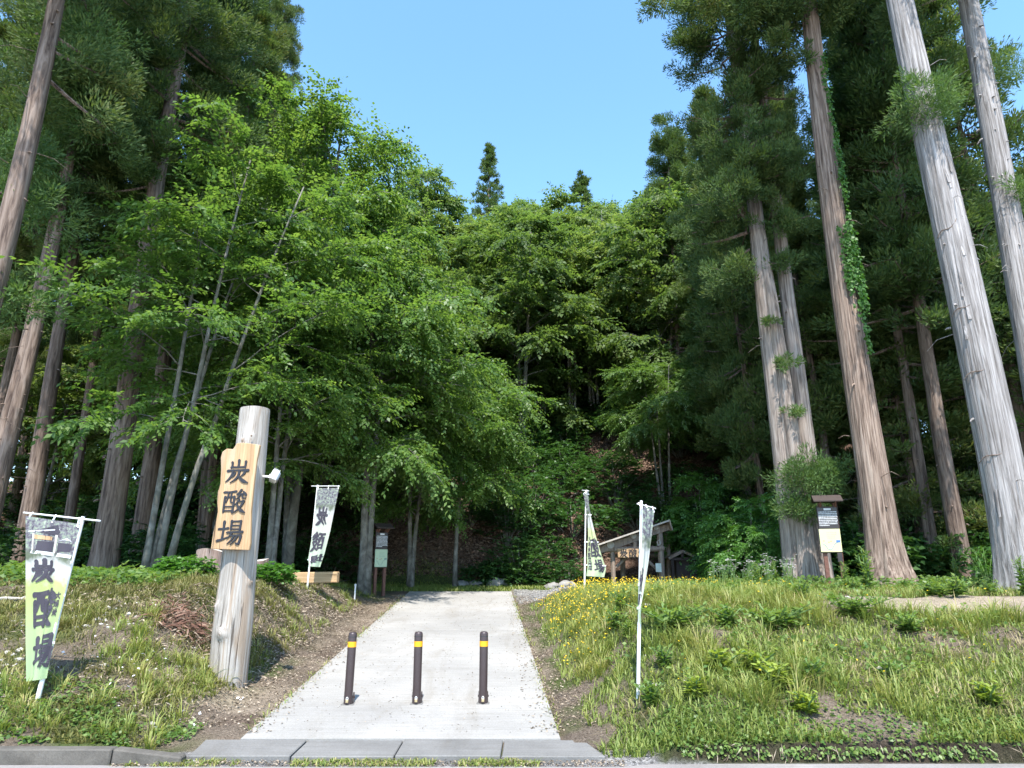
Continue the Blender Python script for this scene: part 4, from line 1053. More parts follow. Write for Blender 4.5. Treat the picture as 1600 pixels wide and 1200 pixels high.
def broadleaf(seed, H, stems, spread, n_limb, n_sub, n_twig, n_leaf, ll, lw, lo=0.25, mt='leaf_near', droop=0.5, twig_len=0.7, rise=0.55, bark='bark_pale', shape=None, r0=0.09, side=None, flat=0.5):
    """stems -> limbs -> boughs -> drooping flat sprays of leaves; stems: list of top offsets (x, y)"""
    rg = np.random.RandomState(seed); mb = MB(); TP = []; TD = []
    def curve(p, d, l, n, drop, wob):
        pts = [p]; d = np.array(d, float)
        for i in range(n):
            d = unit(d + rg.randn(3) * wob + np.array([0, 0, -drop * (i + 1) / n])); pts.append(pts[-1] + d * l / n)
        return np.array(pts)
    S = []
    for (bx, by, tx, ty, h) in stems:
        n = 9; t = np.linspace(0, 1, n)
        pts = np.stack([bx + (tx - bx) * t ** 1.3 + 0.04 * H / 10 * rg.randn(n).cumsum() * 0.5, by + (ty - by) * t ** 1.3 + 0.04 * H / 10 * rg.randn(n).cumsum() * 0.5, t * h - 0.1 * (t == 0)], 1)
        S.append(pts); rr = r0 * (1.0 - 0.85 * t) + 0.008; rr[0] *= 1.25
        mb.tube(pts, list(rr), 9)
    shape = shape or (lambda t: math.sin(math.pi * min(1, max(0, (t * 0.86 + 0.14))) ** 0.9) ** 0.6)
    ga = rg.rand() * 6.28
    for i in range(n_limb):
        st = S[i % len(S)]; t = lo + (1 - lo) * ((i + rg.rand()) / n_limb)
        fi = t * (len(st) - 1); k = min(int(fi), len(st) - 2); o = st[k] + (st[k + 1] - st[k]) * (fi - k)
        az = ga + i * 2.399 + rg.randn() * 0.3; el = rise * (0.55 + 0.9 * t) + rg.randn() * 0.12
        L = spread * shape((t - lo) / (1 - lo)) * (0.7 + 0.5 * rg.rand())
        if side is not None: L *= 1 + 0.45 * math.cos(az - side)
        d = np.array([math.cos(az) * math.cos(el), math.sin(az) * math.cos(el), math.sin(el)])
        lp = curve(o, d, L, 6, droop * 0.55, 0.07)
        r = r0 * (0.16 + 0.22 * (1 - t))
        mb.tube(lp, list(np.linspace(r, r * 0.2, 7)), 5, cap=False)
        for j in range(n_sub):
            f = 0.22 + 0.78 * (j + rg.rand()) / n_sub; fi = f * 6; k = min(int(fi), 5); o2 = lp[k] + (lp[k + 1] - lp[k]) * (fi - k)
            dl = unit(lp[k + 1] - lp[k]); sd = unit(np.cross(dl, [0, 0, 1])) * (1 if j % 2 else -1)
            d2 = unit(dl * 0.75 + sd * (0.9 * rg.rand() + 0.25) + np.array([0, 0, 0.22 * rg.randn() + 0.08]))
            L2 = (0.22 + 0.38 * (1 - f)) * L * (0.6 + 0.6 * rg.rand()) + 0.3
            sp = curve(o2, d2, L2, 4, droop * 0.8, 0.10)
            mb.tube(sp, [r * .4, r * .32, r * .24, r * .16, r * .08], 3, cap=False)
            ft = rg.rand(n_twig); ki = np.minimum((ft * 4).astype(int), 3); fr = (ft * 4 - ki)[:, None]
            TP.append(sp[ki] + (sp[ki + 1] - sp[ki]) * fr)
            dd = unit(sp[ki + 1] - sp[ki])
            sg = np.where(rg.rand(n_twig) < 0.5, 1, -1)[:, None] * unit(np.cross(dd, np.array([0, 0, 1.0])))
            TD.append(unit(dd * 0.8 + sg * (0.3 + 0.8 * rg.rand(n_twig, 1)) + rg.randn(n_twig, 3) * np.array([.15, .15, .22])))
    TP = np.concatenate(TP); TD = np.concatenate(TD); nt = len(TP)
    TL = twig_len * (0.55 + 0.8 * rg.rand(nt)); dr = droop * (0.3 + 0.8 * rg.rand(nt))
    roll = rg.randn(nt) * flat
    s = np.linspace(0.08, 1, n_leaf)
    P = TP[:, None] + TD[:, None] * (TL[:, None] * s)[..., None]
    P[..., 2] -= dr[:, None] * TL[:, None] * s ** 2 * 0.6
    side_v = unit(np.cross(TD, np.array([0, 0, 1.0])))
    up = np.cross(side_v, TD)
    sd = np.cos(roll)[:, None] * side_v + np.sin(roll)[:, None] * up
    alt = np.where(np.arange(n_leaf) % 2, 1.0, -1.0); alt[-1] = 0
    tang = TD[:, None] + np.array([0, 0, -1.2]) * (dr[:, None] * s)[..., None]
    D = tang * 0.75 + sd[:, None] * alt[None, :, None] * 0.85 + rg.randn(nt, n_leaf, 3) * 0.16 + np.array([0, 0, -0.12])
    Nn = np.cross(sd, TD)[:, None] + rg.randn(nt, n_leaf, 3) * 0.33
    n = nt * n_leaf
    ln = ll * (0.65 + 0.6 * rg.rand(n)); wd = lw * (0.7 + 0.5 * rg.rand(n))
    kk = kites(P.reshape(-1, 3), D.reshape(-1, 3), unit(Nn.reshape(-1, 3)), ln, wd, 0.13)
    rnd = np.clip(0.10 + 0.52 * np.repeat(rg.rand(nt), n_leaf) + 0.38 * rg.rand(n), 0, 1)
    lm = leaf_mesh('leaves', [kk], M[mt], rnd)
    tm = bpy.data.meshes.new('trunk'); tm.from_pydata([tuple(v) for v in mb.V], [], mb.F); tm.materials.append(M[bark])
    tm.polygons.foreach_set('use_smooth', np.ones(len(tm.polygons), bool))
    return tm, lm

def plant(name, loc, meshes, label, cat, group=None, rz=0.0, sc=1.0, rot=None, parts=('trunk', 'crown')):
    e = tag(empty(name, loc, rot or (0, 0, rz)), label, cat, group)
    e.scale = (sc, sc, sc) if not hasattr(sc, '__len__') else sc
    for nm, me in zip(parts, meshes): obj(nm, me, e)
    return e

# ---------------------------------------------------------------- cedars (sugi)
rr = random.Random(11)
CROWN_HIGH = [cedar_crown(21, 15.5, 2.7, 92, 7, 190, 0.13, 0.032, rc0=.40), cedar_crown(22, 14.0, 2.4, 84, 7, 190, 0.13, 0.032, lo=0.4, rc0=.40)]
CROWN_EDGE = cedar_crown(23, 17.0, 2.15, 150, 7, 150, 0.125, 0.032, lo=0.75, rc0=.36)
CROWN_YOUNG = [cedar_crown(24, 13.0, 2.1, 120, 6, 95, 0.17, 0.042, lo=0.8, rc0=.4), cedar_crown(25, 11.0, 2.3, 105, 6, 95, 0.17, 0.042, lo=0.9, rc0=.4)]
TR_A = trunk_mesh(31, 26, 0.28, 0.05, M['bark_cedar'], 0.2, 22, 50, 0.03, 34)
TR_B = trunk_mesh(32, 26, 0.225, 0.04, M['bark_cedar'], 0.2, 18, 44, 0.03, 40)

def cedar(base, p2, trunk, crown, zc, label, group=None, ts=1.0, cs=1.0, rz=0.0, name='cedar_tree', extra=()):
    e = tag(empty(name, base, lean_rot(base, p2)), label, 'cedar tree', group)
    t = obj('trunk', trunk, e); csz = cs[2] if hasattr(cs, '__len__') else cs
    hc = max(v.co.z for v in crown[0].vertices) if 'h' not in crown[0] else crown[0]['h']
    crown[0]['h'] = hc; ht = trunk['h'] if 'h' in trunk else max(v.co.z for v in trunk.vertices); trunk['h'] = ht
    t.scale = (ts, ts, (zc + hc * csz - 0.6) / ht)
    if crown:
        for nm, me in zip(('crown', 'branches'), crown):
            c = obj(nm, me, e, (0, 0, zc)); c.rotation_euler.z = rz
            if nm == 'branches': c['kind'] = 'stuff'
            c.scale = (cs, cs, cs) if not hasattr(cs, '__len__') else cs
    return e
def two(pa, pb_, Yd):
    """foot on the ground of a trunk seen through two picture points at distance Yd"""
    a, b = at(*pa, Yd), at(*pb_, Yd)
    d = (b - a).normalized(); z = tz(a.x, Yd)
    for _ in range(3):
        k = (z - a.z) / d.z; q = a + d * k; z = tz(q.x, Yd)
    return Vector((q.x, Yd, z - 0.05)), b

LEFTG = 'tall cedars of the left wood'
b, p = two((2, 375), (84, 0), 11.5); e_l1 = cedar(b, p, TR_B, CROWN_HIGH[0], 9.4, 'pale cedar trunk crossing the upper left corner of the left wood, nearest the road', LEFTG, 1.08, (1.0, 1.0, 1.05), 0.4)
b, p = two((2, 720), (110, 215), 16.0); e_l2 = cedar(b, p, TR_B, CROWN_HIGH[1], 9.6, 'straight cedar above the leaning roadside banner, its bare trunk running out of the left edge', LEFTG, 1.05, 1.0, 2.0)
b, p = two((160, 860), (283, 70), 16.6); cedar(b, p, TR_A, CROWN_HIGH[0], 10.0, 'stout knotty cedar between the leaning banner and the pale multi-stemmed tree', LEFTG, 1.12, (1.0, 1.0, 1.0), 3.1)
b, p = two((212, 868), (320, 150), 19.5); cedar(b, p, TR_A, CROWN_HIGH[1], 9.0, 'cedar directly behind the pale multi-stemmed tree', LEFTG, 0.95, (1.0, 1.0, 1.1), 5.0)
b, p = two((108, 826), (168, 380), 25.0); cedar(b, p, TR_B, CROWN_HIGH[0], 9.0, 'thin shaded cedar standing behind and left of the stout knotty cedar', LEFTG, 0.9, 1.0, 1.2)
b, p = two((6, 600), (40, 440), 22.0); cedar(b, p, TR_B, CROWN_HIGH[1], 9.0, 'thin dark cedar at the left picture edge behind the straight cedar', LEFTG, 0.9, 1.05, 4.2)
# two more at the brink of the wood, reaching up beside the sky
b, p = two((395, 640), (437, 60), 27.0); cedar(b, p, TR_B, CROWN_EDGE, 15.5, 'slim tall cedar whose feathery top stands against the sky left of the clearing', LEFTG, 0.9, (0.62, 0.62, 1.0), 1.0)
b, p = two((330, 640), (372, 60), 23.5); cedar(b, p, TR_A, CROWN_HIGH[0], 11.5, 'full crowned cedar behind the bright green maple on the left', LEFTG, 0.9, (0.95, 0.95, 1.1), 4.4)
DARKG = 'shaded cedars deep in the left wood'
rg = np.random.RandomState(8)
sp = [(-33, 26), (-29, 22), (-26, 17.5), (-37, 32), (-23, 22), (-9.2, 21.5), (-13.0, 18.5), (-16.5, 21), (-11.3, 24.2), (-15.0, 26.5), (-19.5, 26), (-12.8, 30.5), (-18, 31), (-23.5, 30), (-15.6, 36), (-21.5, 36.5), (-27, 35), (-13.6, 41), (-19.5, 42), (-25.5, 42), (-31, 40), (-11.9, 15.2), (-15.4, 14.2), (-29, 47), (-22.5, 48), (-16.5, 47)]
for i, (x, y) in enumerate(sp):
    x += rg.randn() * 0.5; y += rg.randn() * 0.5; z = tz(x, y) - 0.1
    cedar((x, y, z), (x + rg.randn() * .25, y + rg.randn() * .25, z + 20), TR_B if i % 2 else TR_A, CROWN_HIGH[i % 2], 7.0 + 2.5 * rg.rand(), 'dim slender cedar among the shaded trunks deep in the left wood', DARKG, 0.75 + 0.25 * rg.rand(), (0.95, 0.95, 0.85 + 0.25 * rg.rand()) if i % 2 else (.68, .68, .8), rg.rand() * 6)

# right side -------------------------------------------------------------------
RIGHTG = 'tall cedars on the right bank'
# three fused stems beside the notice board
tw = foot(1258, 16.9); root = tag(empty('cedar_tree', tw), 'cedar of three fused grey brown stems just behind the red brown notice board', 'cedar tree', RIGHTG)
def stem_path(pts):
    P = [at(px_, py_, 16.9 + dy) for px_, py_, dy in pts]; zs = [q.z - tw.z for q in P]
    zz = np.linspace(-0.5, 26, 200)
    xs = np.interp(zz, zs, [q.x - tw.x for q in P]); ys = np.interp(zz, zs, [q.y - tw.y for q in P])
    s = (xs[-60] - xs[60]) / (zz[-60] - zz[60])
    xs = np.where(zz > zs[-1], np.interp(zs[-1], zz, xs) + (zz - zs[-1]) * -0.035, xs)
    k = np.ones(25) / 25; xs = np.convolve(np.pad(xs, 12, 'edge'), k, 'valid')
    return lambda z: (float(np.interp(z, zz, xs)), float(np.interp(z, zz, ys)))
obj('trunk', trunk_mesh(41, 24, 0.275, 0.05, M['bark_twin'], 0.15, 40, 80, 0.025, 16, stem_path([(1243, 892, .05), (1222, 700, .05), (1194, 480, .05), (1168, 230, 0)])), root)
obj('trunk', trunk_mesh(42, 24, 0.235, 0.05, M['bark_twin'], 0.30, 40, 80, 0.025, 18, stem_path([(1262, 894, -.18), (1238, 690, -.15), (1207, 480, -.1), (1181, 340, 0), (1174, 200, .1)])), root)
obj('trunk', trunk_mesh(43, 24, 0.255, 0.05, M['bark_twin'], 0.15, 40, 80, 0.025, 16, stem_path([(1283, 890, .15), (1260, 700, .15), (1226, 430, .15), (1200, 200, .1)])), root)
for k, (px_, py_, cs, rz) in enumerate(((1176, 420, (.80, .80, 1.0), 0.3), (1206, 340, (0.56, 0.56, .95), 2.2))):
    q = at(px_, py_, 16.9) - tw
    for nm, me in zip(('crown', 'branches'), CROWN_EDGE):
        c = obj(nm, me, root, q); c.scale = cs; c.rotation_euler = (0, R(-3), rz)
def tuft(center, r, n, seed, parent=None, W=None, mt='needle_light', sl=0.12, sw=0.02, flat=0.8):
    n = int(n * 1.9)
    rg = np.random.RandomState(seed); k = max(4, n // 60); C = np.array(center) + rg.randn(k, 3) * r * np.array([.55, .55, .5 * flat])
    ci = rg.randint(0, k, n); bd = unit(rg.randn(n, 3)); P = C[ci] + bd * (rg.rand(n) ** .5 * r * .38)[:, None]
    dv = bd * .8 + np.array([0, 0, .25]) + unit(C[ci] - np.array(center)) * .5 + rg.randn(n, 3) * .3
    ln = sl * (.6 + .8 * rg.rand(n)); kk = kites(P, dv, unit(rg.randn(n, 3)), ln, sw * (.7 + .6 * rg.rand(n)), 0.1, 0.5)
    o = obj('epicormic_foliage', leaf_mesh('shoots', [kk], M[mt], rg.rand(k)[ci] * .5 + rg.rand(n) * .5), parent)
    if W is not None: o.location = W
    return o
for k, (px_, py_, r, n) in enumerate(((1262, 745, .55, 2600), (1250, 790, .4, 1400), (1290, 735, .35, 900), (1243, 640, .18, 260), (1228, 565, .2, 300), (1205, 500, .15, 200), (1226, 350, .3, 500))):
    tuft(at(px_, py_, 16.45), r, n, 60 + k, root, -tw)
def boughs(parent, Yd, spots, mt, seed, sl=0.13):
    for k, (px_, py_, r, n) in enumerate(spots):
        o = tuft(at(px_, py_, Yd + .3 * math.sin(k * 2.1)), r, n, seed + k, parent, None, mt, sl, .03, .7); o.name = 'bough'
        o.matrix_parent_inverse = parent.matrix_basis.inverted()
boughs(e_l1, 12.3, ((20, 240, .75, 1500), (60, 335, .6, 1000), (30, 470, .55, 800), (130, 60, .7, 1200)), 'needle_light', 500)
boughs(e_l2, 15.2, ((110, 150, .9, 2000), (95, 215, .8, 1600), (140, 190, .7, 1200), (75, 300, .6, 900)), 'needle_light', 520)
# reddish cedar with ivy
def big_cedar(pa, pb_, Yd, seed, r0, r1, m, flare, label, crown, zc, cs, stubs=26, H=26, rz=0.0):
    b, p = two(pa, pb_, Yd)
    return cedar(b, p, trunk_mesh(seed, H, r0, r1, m, flare, 72, 190, 0.022, stubs), crown, zc, label, RIGHTG, 1.0, cs, rz), b, p
e_red, b, p = big_cedar((1384, 898), (1262, 10), 15.2, 51, 0.35, 0.10, M['bark_red'], 0.62, 'stout reddish cedar with a flared foot and ivy climbing its right side', CROWN_HIGH[0], 15.2, (1.25, 1.25, 0.9), 30, rz=1.2)
# ivy: leaves pressed to the right front of the trunk
rg = np.random.RandomState(77); n = 2600
z = np.concatenate([6.3 + 2.2 * rg.rand(1500) ** 0.8, 8.3 + 5.2 * rg.rand(800), 5.2 + 2 * rg.rand(300)])
tr_ = 0.37 + (0.10 - 0.37) * (z / 26) ** 0.9
wid = np.where(z < 8.6, 0.85, 0.42) * np.clip((z - 5.3) / 1.2, 0.12, 1)
a = np.where(z < 8.6, R(-72), R(-58)) + (rg.rand(n) - 0.5) * 1.9 * wid
keep = fbm(a * 3, z, 0.6, 3) > 0.44
z, a, tr_ = z[keep], a[keep], tr_[keep]; n = len(z)
nr = np.stack([np.cos(a), np.sin(a), np.zeros(n)], 1)
P = nr * (tr_ + 0.035 + 0.05 * rg.rand(n))[:, None] + np.stack([0 * z, 0 * z, z], 1)
P[:, 0] += 0.05 * np.sin(z * 0.35); 
kk = kites(P, np.array([0, 0, -0.8]) + rg.randn(n, 3) * .45 + nr * .2, unit(nr + rg.randn(n, 3) * .35), .085 * (.7 + .6 * rg.rand(n)), .075 * (.7 + .6 * rg.rand(n)), 0.1)
obj('ivy', leaf_mesh('ivy', [kk], M['leaf_vine'], rg.rand(n)), e_red)
boughs(e_red, 15.0, ((1238, 22, .6, 1300), (1200, 34, .55, 1200), (1160, 18, .55, 1100), (1115, 8, .5, 900), (1070, -4, .5, 800), (1028, 8, .4, 600), (1295, 14, .55, 1000), (1330, -2, .6, 900), (1222, 62, .35, 500), (1256, 92, .3, 300), (1275, -20, .7, 1300), (1180, -15, .7, 1300)), 'needle', 540)
mb = MB(); mb.tube([at(1264, 0, 15.2), at(1200, 10, 15.0), at(1120, -8, 14.9), at(1030, 0, 14.8)], [.05, .035, .025, .01], 6); o = mb.build('limb', M['bark_red'], e_red, smooth=True); o.matrix_parent_inverse = e_red.matrix_basis.inverted()
e_grey, bg_, pg_ = big_cedar((1588, 880), (1412, 4), 12.6, 52, 0.375, 0.14, M['bark_grey'], 0.30, 'massive pale grey cedar trunk at the right edge with shreds of peeling bark', CROWN_HIGH[1], 15.5, (1.3, 1.3, 1.0), 26)
rgp = np.random.RandomState(4)
for k in range(26):                                    # shreds of bark and bare creepers on the grey trunk
    zz = 0.3 + 9 * rgp.rand(); aa = R(-150) + R(130) * rgp.rand(); r = 0.375 + (0.14 - 0.375) * (zz / 26) ** 0.9
    d = Vector((math.cos(aa), math.sin(aa), 0)); l = rgp.uniform(0.2, 0.7)
    mb = MB(); mb.beam(d * (r * 1.0) + Vector((0, 0, zz)), d * (r * 1.04 + 0.03) + Vector((0, 0, zz - l)), rgp.uniform(.03, .07), 0.008, d)
    mb.build('bark_strip', M['bark_grey'], e_grey)
for zz, l in ((4.2, 1.0), (2.6, 1.0), (7.2, .8), (5.5, 0.9)):
    pts = []
    for i in range(14):
        aa = R(-170) + R(170) * i / 13 * l; z2 = zz + 0.5 * (i / 13 - .5) + 0.05 * math.sin(i); r = 0.375 + (0.14 - 0.375) * (z2 / 26) ** 0.9 + 0.02
        pts.append((r * math.cos(aa), r * math.sin(aa), z2))
    mb = MB(); mb.tube(pts, 0.009, 5); mb.build('creeper_stem', M['bark_cedar'], e_grey)
for k, (px_, py_, r, n) in enumerate(((1440, 165, .55, 1500), (1455, 185, .4, 700), (1430, 130, .3, 400))): tuft(at(px_, py_, 12.4), r, n, 90 + k, e_grey).matrix_parent_inverse = e_grey.matrix_basis.inverted()
b, p = two((1652, 760), (1512, 4), 14.2); e4 = cedar(b, p, trunk_mesh(53, 26, 0.33, 0.10, M['bark_grey'], 0.3, 40, 110, 0.025, 90, stub_lo=4), CROWN_HIGH[0], 14.5, 'speckled grey cedar rising out of the right picture edge, thick with twig stubs', RIGHTG, 1.0, 1.1, 2.5)
for k, (px_, py_, r, n) in enumerate(((1592, 300, .5, 900), (1580, 110, .5, 700))): tuft(at(px_, py_, 14.0), r, n, 95 + k, e4).matrix_parent_inverse = e4.matrix_basis.inverted()
b, p = two((1461, 896), (1414, 590), 20.0); cedar(b, p, trunk_mesh(54, 22, 0.185, 0.04, M['bark_cedar'], 0.25, 22, 60, 0.03, 26), CROWN_YOUNG[0], 6.2, 'slim brown cedar just right of the stout reddish cedar', RIGHTG, 1.0, 1.1, 1.0)
b, p = two((1509, 896), (1464, 640), 19.0); cedar(b, p, trunk_mesh(55, 22, 0.25, 0.05, M['bark_cedar'], 0.25, 24, 60, 0.03, 26), CROWN_YOUNG[1], 7.4, 'brown cedar between the slim cedar and the massive grey trunk', RIGHTG, 1.0, 1.15, 2.0)
b, p = two((1602, 690), (1546, 420), 20.0); cedar(b, p, TR_B, CROWN_YOUNG[0], 8.0, 'slim cedar seen past the right side of the massive grey trunk', RIGHTG, 0.85, 1.1, 3.3)
b, p = two((1300, 775), (1250, 470), 22.5); cedar(b, p, TR_B, CROWN_HIGH[1], 9.5, 'thin cedar behind the three-stemmed cedar and the notice board', RIGHTG, 0.75, (.45, .45, .66), 0.3)
b, p = two((1205, 880), (1165, 600), 24.0); cedar(b, p, TR_B, CROWN_YOUNG[0], 4.0, 'dark low-branched cedar left of the three-stemmed cedar', RIGHTG, 0.6, (.72, .72, 1.2), 4.0)
b, p = two((1178, 840), (1148, 560), 27.5); cedar(b, p, TR_B, CROWN_YOUNG[1], 4.2, 'bushy green cedar on the slope right of the umbrella-shaped pale tree', RIGHTG, 0.55, (.7, .7, 1.1), 1.0)
BACKG = 'young dense cedars behind the right bank'
sp = [(10.6, 22.5), (12.6, 21.5), (15.6, 22.5), (18.8, 21), (11.0, 26.0), (14.2, 26), (17.4, 26.5), (21, 25.5), (10.0, 27.5), (10.3, 30), (13.5, 31), (17, 31), (21, 31), (25, 30), (9.5, 34.5), (13, 36), (17, 37), (22, 37), (27, 36), (16.2, 17.8), (19.8, 16.2), (12, 41), (18, 43), (25, 43), (31, 42), (22.5, 19.5)]
rg = np.random.RandomState(18)
for i, (x, y) in enumerate(sp):
    x += rg.randn() * 0.4; y += rg.randn() * 0.4; z = tz(x, y) - 0.1; far = y > 29
    cedar((x, y, z), (x - .4 + rg.randn() * .3, y + rg.randn() * .3, z + 20), TR_B, CROWN_HIGH[i % 2] if far else CROWN_YOUNG[i % 2], 0.5 + 2 * rg.rand() if far else 1.2 + 2.6 * rg.rand(), 'dense dark green cedar standing behind the tall trunks of the right bank', BACKG, 0.7, (1.05, 1.05, 0.95 + 0.3 * rg.rand()), rg.rand() * 6)
# tall ones at the clearing's edge that close the right side of the sky
b, p = two((1235, 620), (1222, 120), 25.0); cedar(b, p, TR_B, CROWN_HIGH[0], 8.0, 'tall narrow cedar closing the gap of sky between the three-stemmed and the reddish cedar', RIGHTG, 0.8, (.42, .42, .88), 2.0)
b, p = two((1345, 620), (1330, 120), 21.0); cedar(b, p, TR_B, CROWN_EDGE, 6.5, 'full cedar rising behind the reddish cedar trunk', RIGHTG, 0.8, (.95, .95, .95), 5.0)
b, p = two((1420, 620), (1395, 120), 24.0); cedar(b, p, TR_B, CROWN_EDGE, 6.5, 'full cedar rising between the reddish and the massive grey trunk', RIGHTG, 0.8, (1.05, 1.05, 1.05), 0.6)

# ---------------------------------------------------------------- broad-leaved trees on the left of the clearing
MAPLEG = 'broad-leaved trees left of the driveway'
bs = foot(245, 15.4)
tA = broadleaf(101, 10.5, [(-.32, 0, -.1, .2, 9.5), (-.08, .05, 1.1, -.3, 10.2), (.22, 0, 2.3, .3, 9.8), (-.2, .1, .6, 1.2, 9.0)], 2.9, 36, 7, 12, 9, 0.145, 0.082, lo=0.36, droop=0.30, twig_len=0.6, r0=0.07, rise=0.5)
plant('multi_stemmed_tree', bs, tA, 'pale multi-stemmed tree with sparse bright leaves in front of the left cedars', 'tree', MAPLEG)
tB = broadleaf(102, 15, [(0, 0, .5, -.3, 15.2), (.15, .1, -1.2, .6, 12.5)], 4.4, 62, 9, 15, 9, 0.155, 0.09, lo=0.30, droop=0.34, twig_len=0.72, r0=0.15, rise=0.5)
q = foot(445, 20.5); plant('maple_tree', q, tB, 'tallest bright green maple, standing left of the clearing behind the multi-stemmed tree', 'tree', MAPLEG, 0.5, 1.0)
tC = broadleaf(103, 11.5, [(0, 0, .5, -.4, 11.5), (0, .1, -.9, .6, 9.5)], 3.3, 48, 9, 12, 9, 0.145, 0.082, lo=0.33, droop=0.36, twig_len=0.68, r0=0.115, rise=0.42)
q = foot(572, 20.3, 905); plant('maple_tree', q, tC, 'green maple with a smooth bent trunk beside the dark notice board', 'tree', MAPLEG, 2.0, (1.0, 1.0, 1.04))
q = foot(640, 23.6, 905); plant('maple_tree', q, tC, 'thin-trunked maple with drooping boughs right of the dark notice board', 'tree', MAPLEG, 4.4, (.72, .72, .72))
tD = broadleaf(104, 8, [(0, 0, .3, -.2, 8.0)], 2.8, 36, 8, 12, 9, 0.13, 0.075, lo=0.36, droop=0.42, twig_len=0.6, r0=0.075, rise=0.30)
q = foot(711, 24.0, 905); plant('maple_tree', q, tD, 'small straight maple with layered drooping boughs at the far lawn edge', 'tree', MAPLEG, 1.0, (1.0, 1.0, 1.0))
for px_, Yd, me, rz, sc, lab in ((500, 26.5, tB, 3.0, .82, 'large maple against the sky behind the bent-trunk maple'), (420, 17.8, tC, 5.2, .74, 'leafy maple hanging over the head of the log signpost'),
        (575, 29.0, tB, 1.0, .66, 'tall maple at the foot of the slope above the thin-trunked maple'), (330, 24.5, tC, .6, 1.0, 'shaded maple between the left cedars and the tallest maple'),
        (380, 29.5, tB, 4.4, 1.0, 'large shaded maple deep behind the tallest maple')):
    plant('maple_tree', foot(px_, Yd), me, lab, 'tree', MAPLEG, rz, sc)
tP = broadleaf(105, 8.4, [(0, 0, -.6, 0, 7.6), (.5, .1, 1.0, .2, 8.2), (.25, .3, .3, .5, 8.0)], 2.6, 34, 8, 15, 12, 0.12, 0.07, lo=0.52, mt='leaf_pale', droop=0.45, twig_len=0.6, r0=0.075, rise=0.42)
q = foot(1040, 29.0); plant('umbrella_shaped_tree', q, tP, 'pale green umbrella-shaped tree standing alone in the middle of the dark slope', 'tree', None, 0.3, .86)

# ---------------------------------------------------------------- the wood that covers the hillside
HILLG = 'broad-leaved trees covering the hillside'
HT = [broadleaf(110 + k, 12, [(0, 0, rr.uniform(-.8, .8), rr.uniform(-.8, .8), 12.0), (.1, .1, rr.uniform(-1.5, 1.5), rr.uniform(-1, 1), 10)], 3.9, 36, 6, 13, 9, 0.23, 0.14, lo=0.24, mt='leaf_hill', droop=0.4, twig_len=0.85, r0=0.13, rise=0.6, flat=0.6) for k in range(4)]
rg = np.random.RandomState(5)
pts = []
for row, Yd in enumerate((34.5, 38, 41.5, 45, 48.5, 52.5, 57, 61, 65)):
    for x in np.arange(-24, 24, 3.7):
        xx = x + rg.randn() * 0.8 + (row % 2) * 1.8; yy = Yd + rg.randn() * 0.9
        if row == 0 and 1.5 < xx < 6.8: continue
        if xx > 13 and row < 3: continue
        pts.append((xx, yy))
for i, (x, y) in enumerate(pts):
    s = 0.72 + 0.34 * rg.rand()
    if y > 58: s *= .9
    plant('hillside_tree', (x, y, tz(x, y) - 0.15), HT[i % 4], 'leafy green tree in the unbroken wood that covers the hillside', 'tree', HILLG, rg.rand() * 6.28, (s, s, s * (0.92 + 0.25 * rg.rand())))
HB = [broadleaf(118 + k, 11.5, [(0, 0, rr.uniform(-.7, .7), rr.uniform(-.5, .5), 11.5), (.25, .1, rr.uniform(-1.2, 1.2), .4, 10.5), (-.3, .2, rr.uniform(-1.2, 1.2), .2, 10)], 3.4, 26, 6, 13, 9, 0.23, 0.14, lo=0.52, mt='leaf_hill', droop=0.35, twig_len=0.8, r0=0.085, rise=0.6, flat=0.6) for k in range(2)]
for i, (x, y, s) in enumerate(((1.6, 37.2, .95), (3.4, 36.2, .9), (4.8, 38.0, 1.0), (6.6, 36.8, .9), (8.2, 38.5, .95), (0.2, 36.4, .9), (2.4, 39.6, 1.0), (5.6, 40.4, 1.0))):
    plant('hillside_tree', (x, y, tz(x, y) - .15), HB[i % 2], 'slender pale-stemmed tree with bare lower trunks standing on the dark slope above the umbrella-shaped tree', 'tree', 'pale-stemmed trees on the dark slope', i * 1.3, s)
def tip(px_, py_, Yd, label, w, seed):
    t = at(px_, py_, Yd); z = tz(t.x, Yd); Hc = 9.0
    cr = cedar_crown(seed, Hc, 2.3, 90, 4, 34, 0.34, 0.08, lo=0.95, top_sharp=1.75, rc0=.30)
    e = tag(empty('conifer_tree', (t.x, Yd, z)), label, 'conifer tree')
    o = obj('trunk', TR_B, e); o.scale = (.8, .8, (t.z - z - .3) / 26)
    for nm, me in zip(('crown', 'branches'), cr): c = obj(nm, me, e, (0, 0, t.z - z - Hc)); c.scale = (w, w, 1)
tip(765, 231, 60, 'dark pointed conifer rising highest above the skyline of the hill', .85, 71)
tip(907, 268, 58, 'dark conifer tip peeping over the skyline right of the pointed conifer', .95, 72)

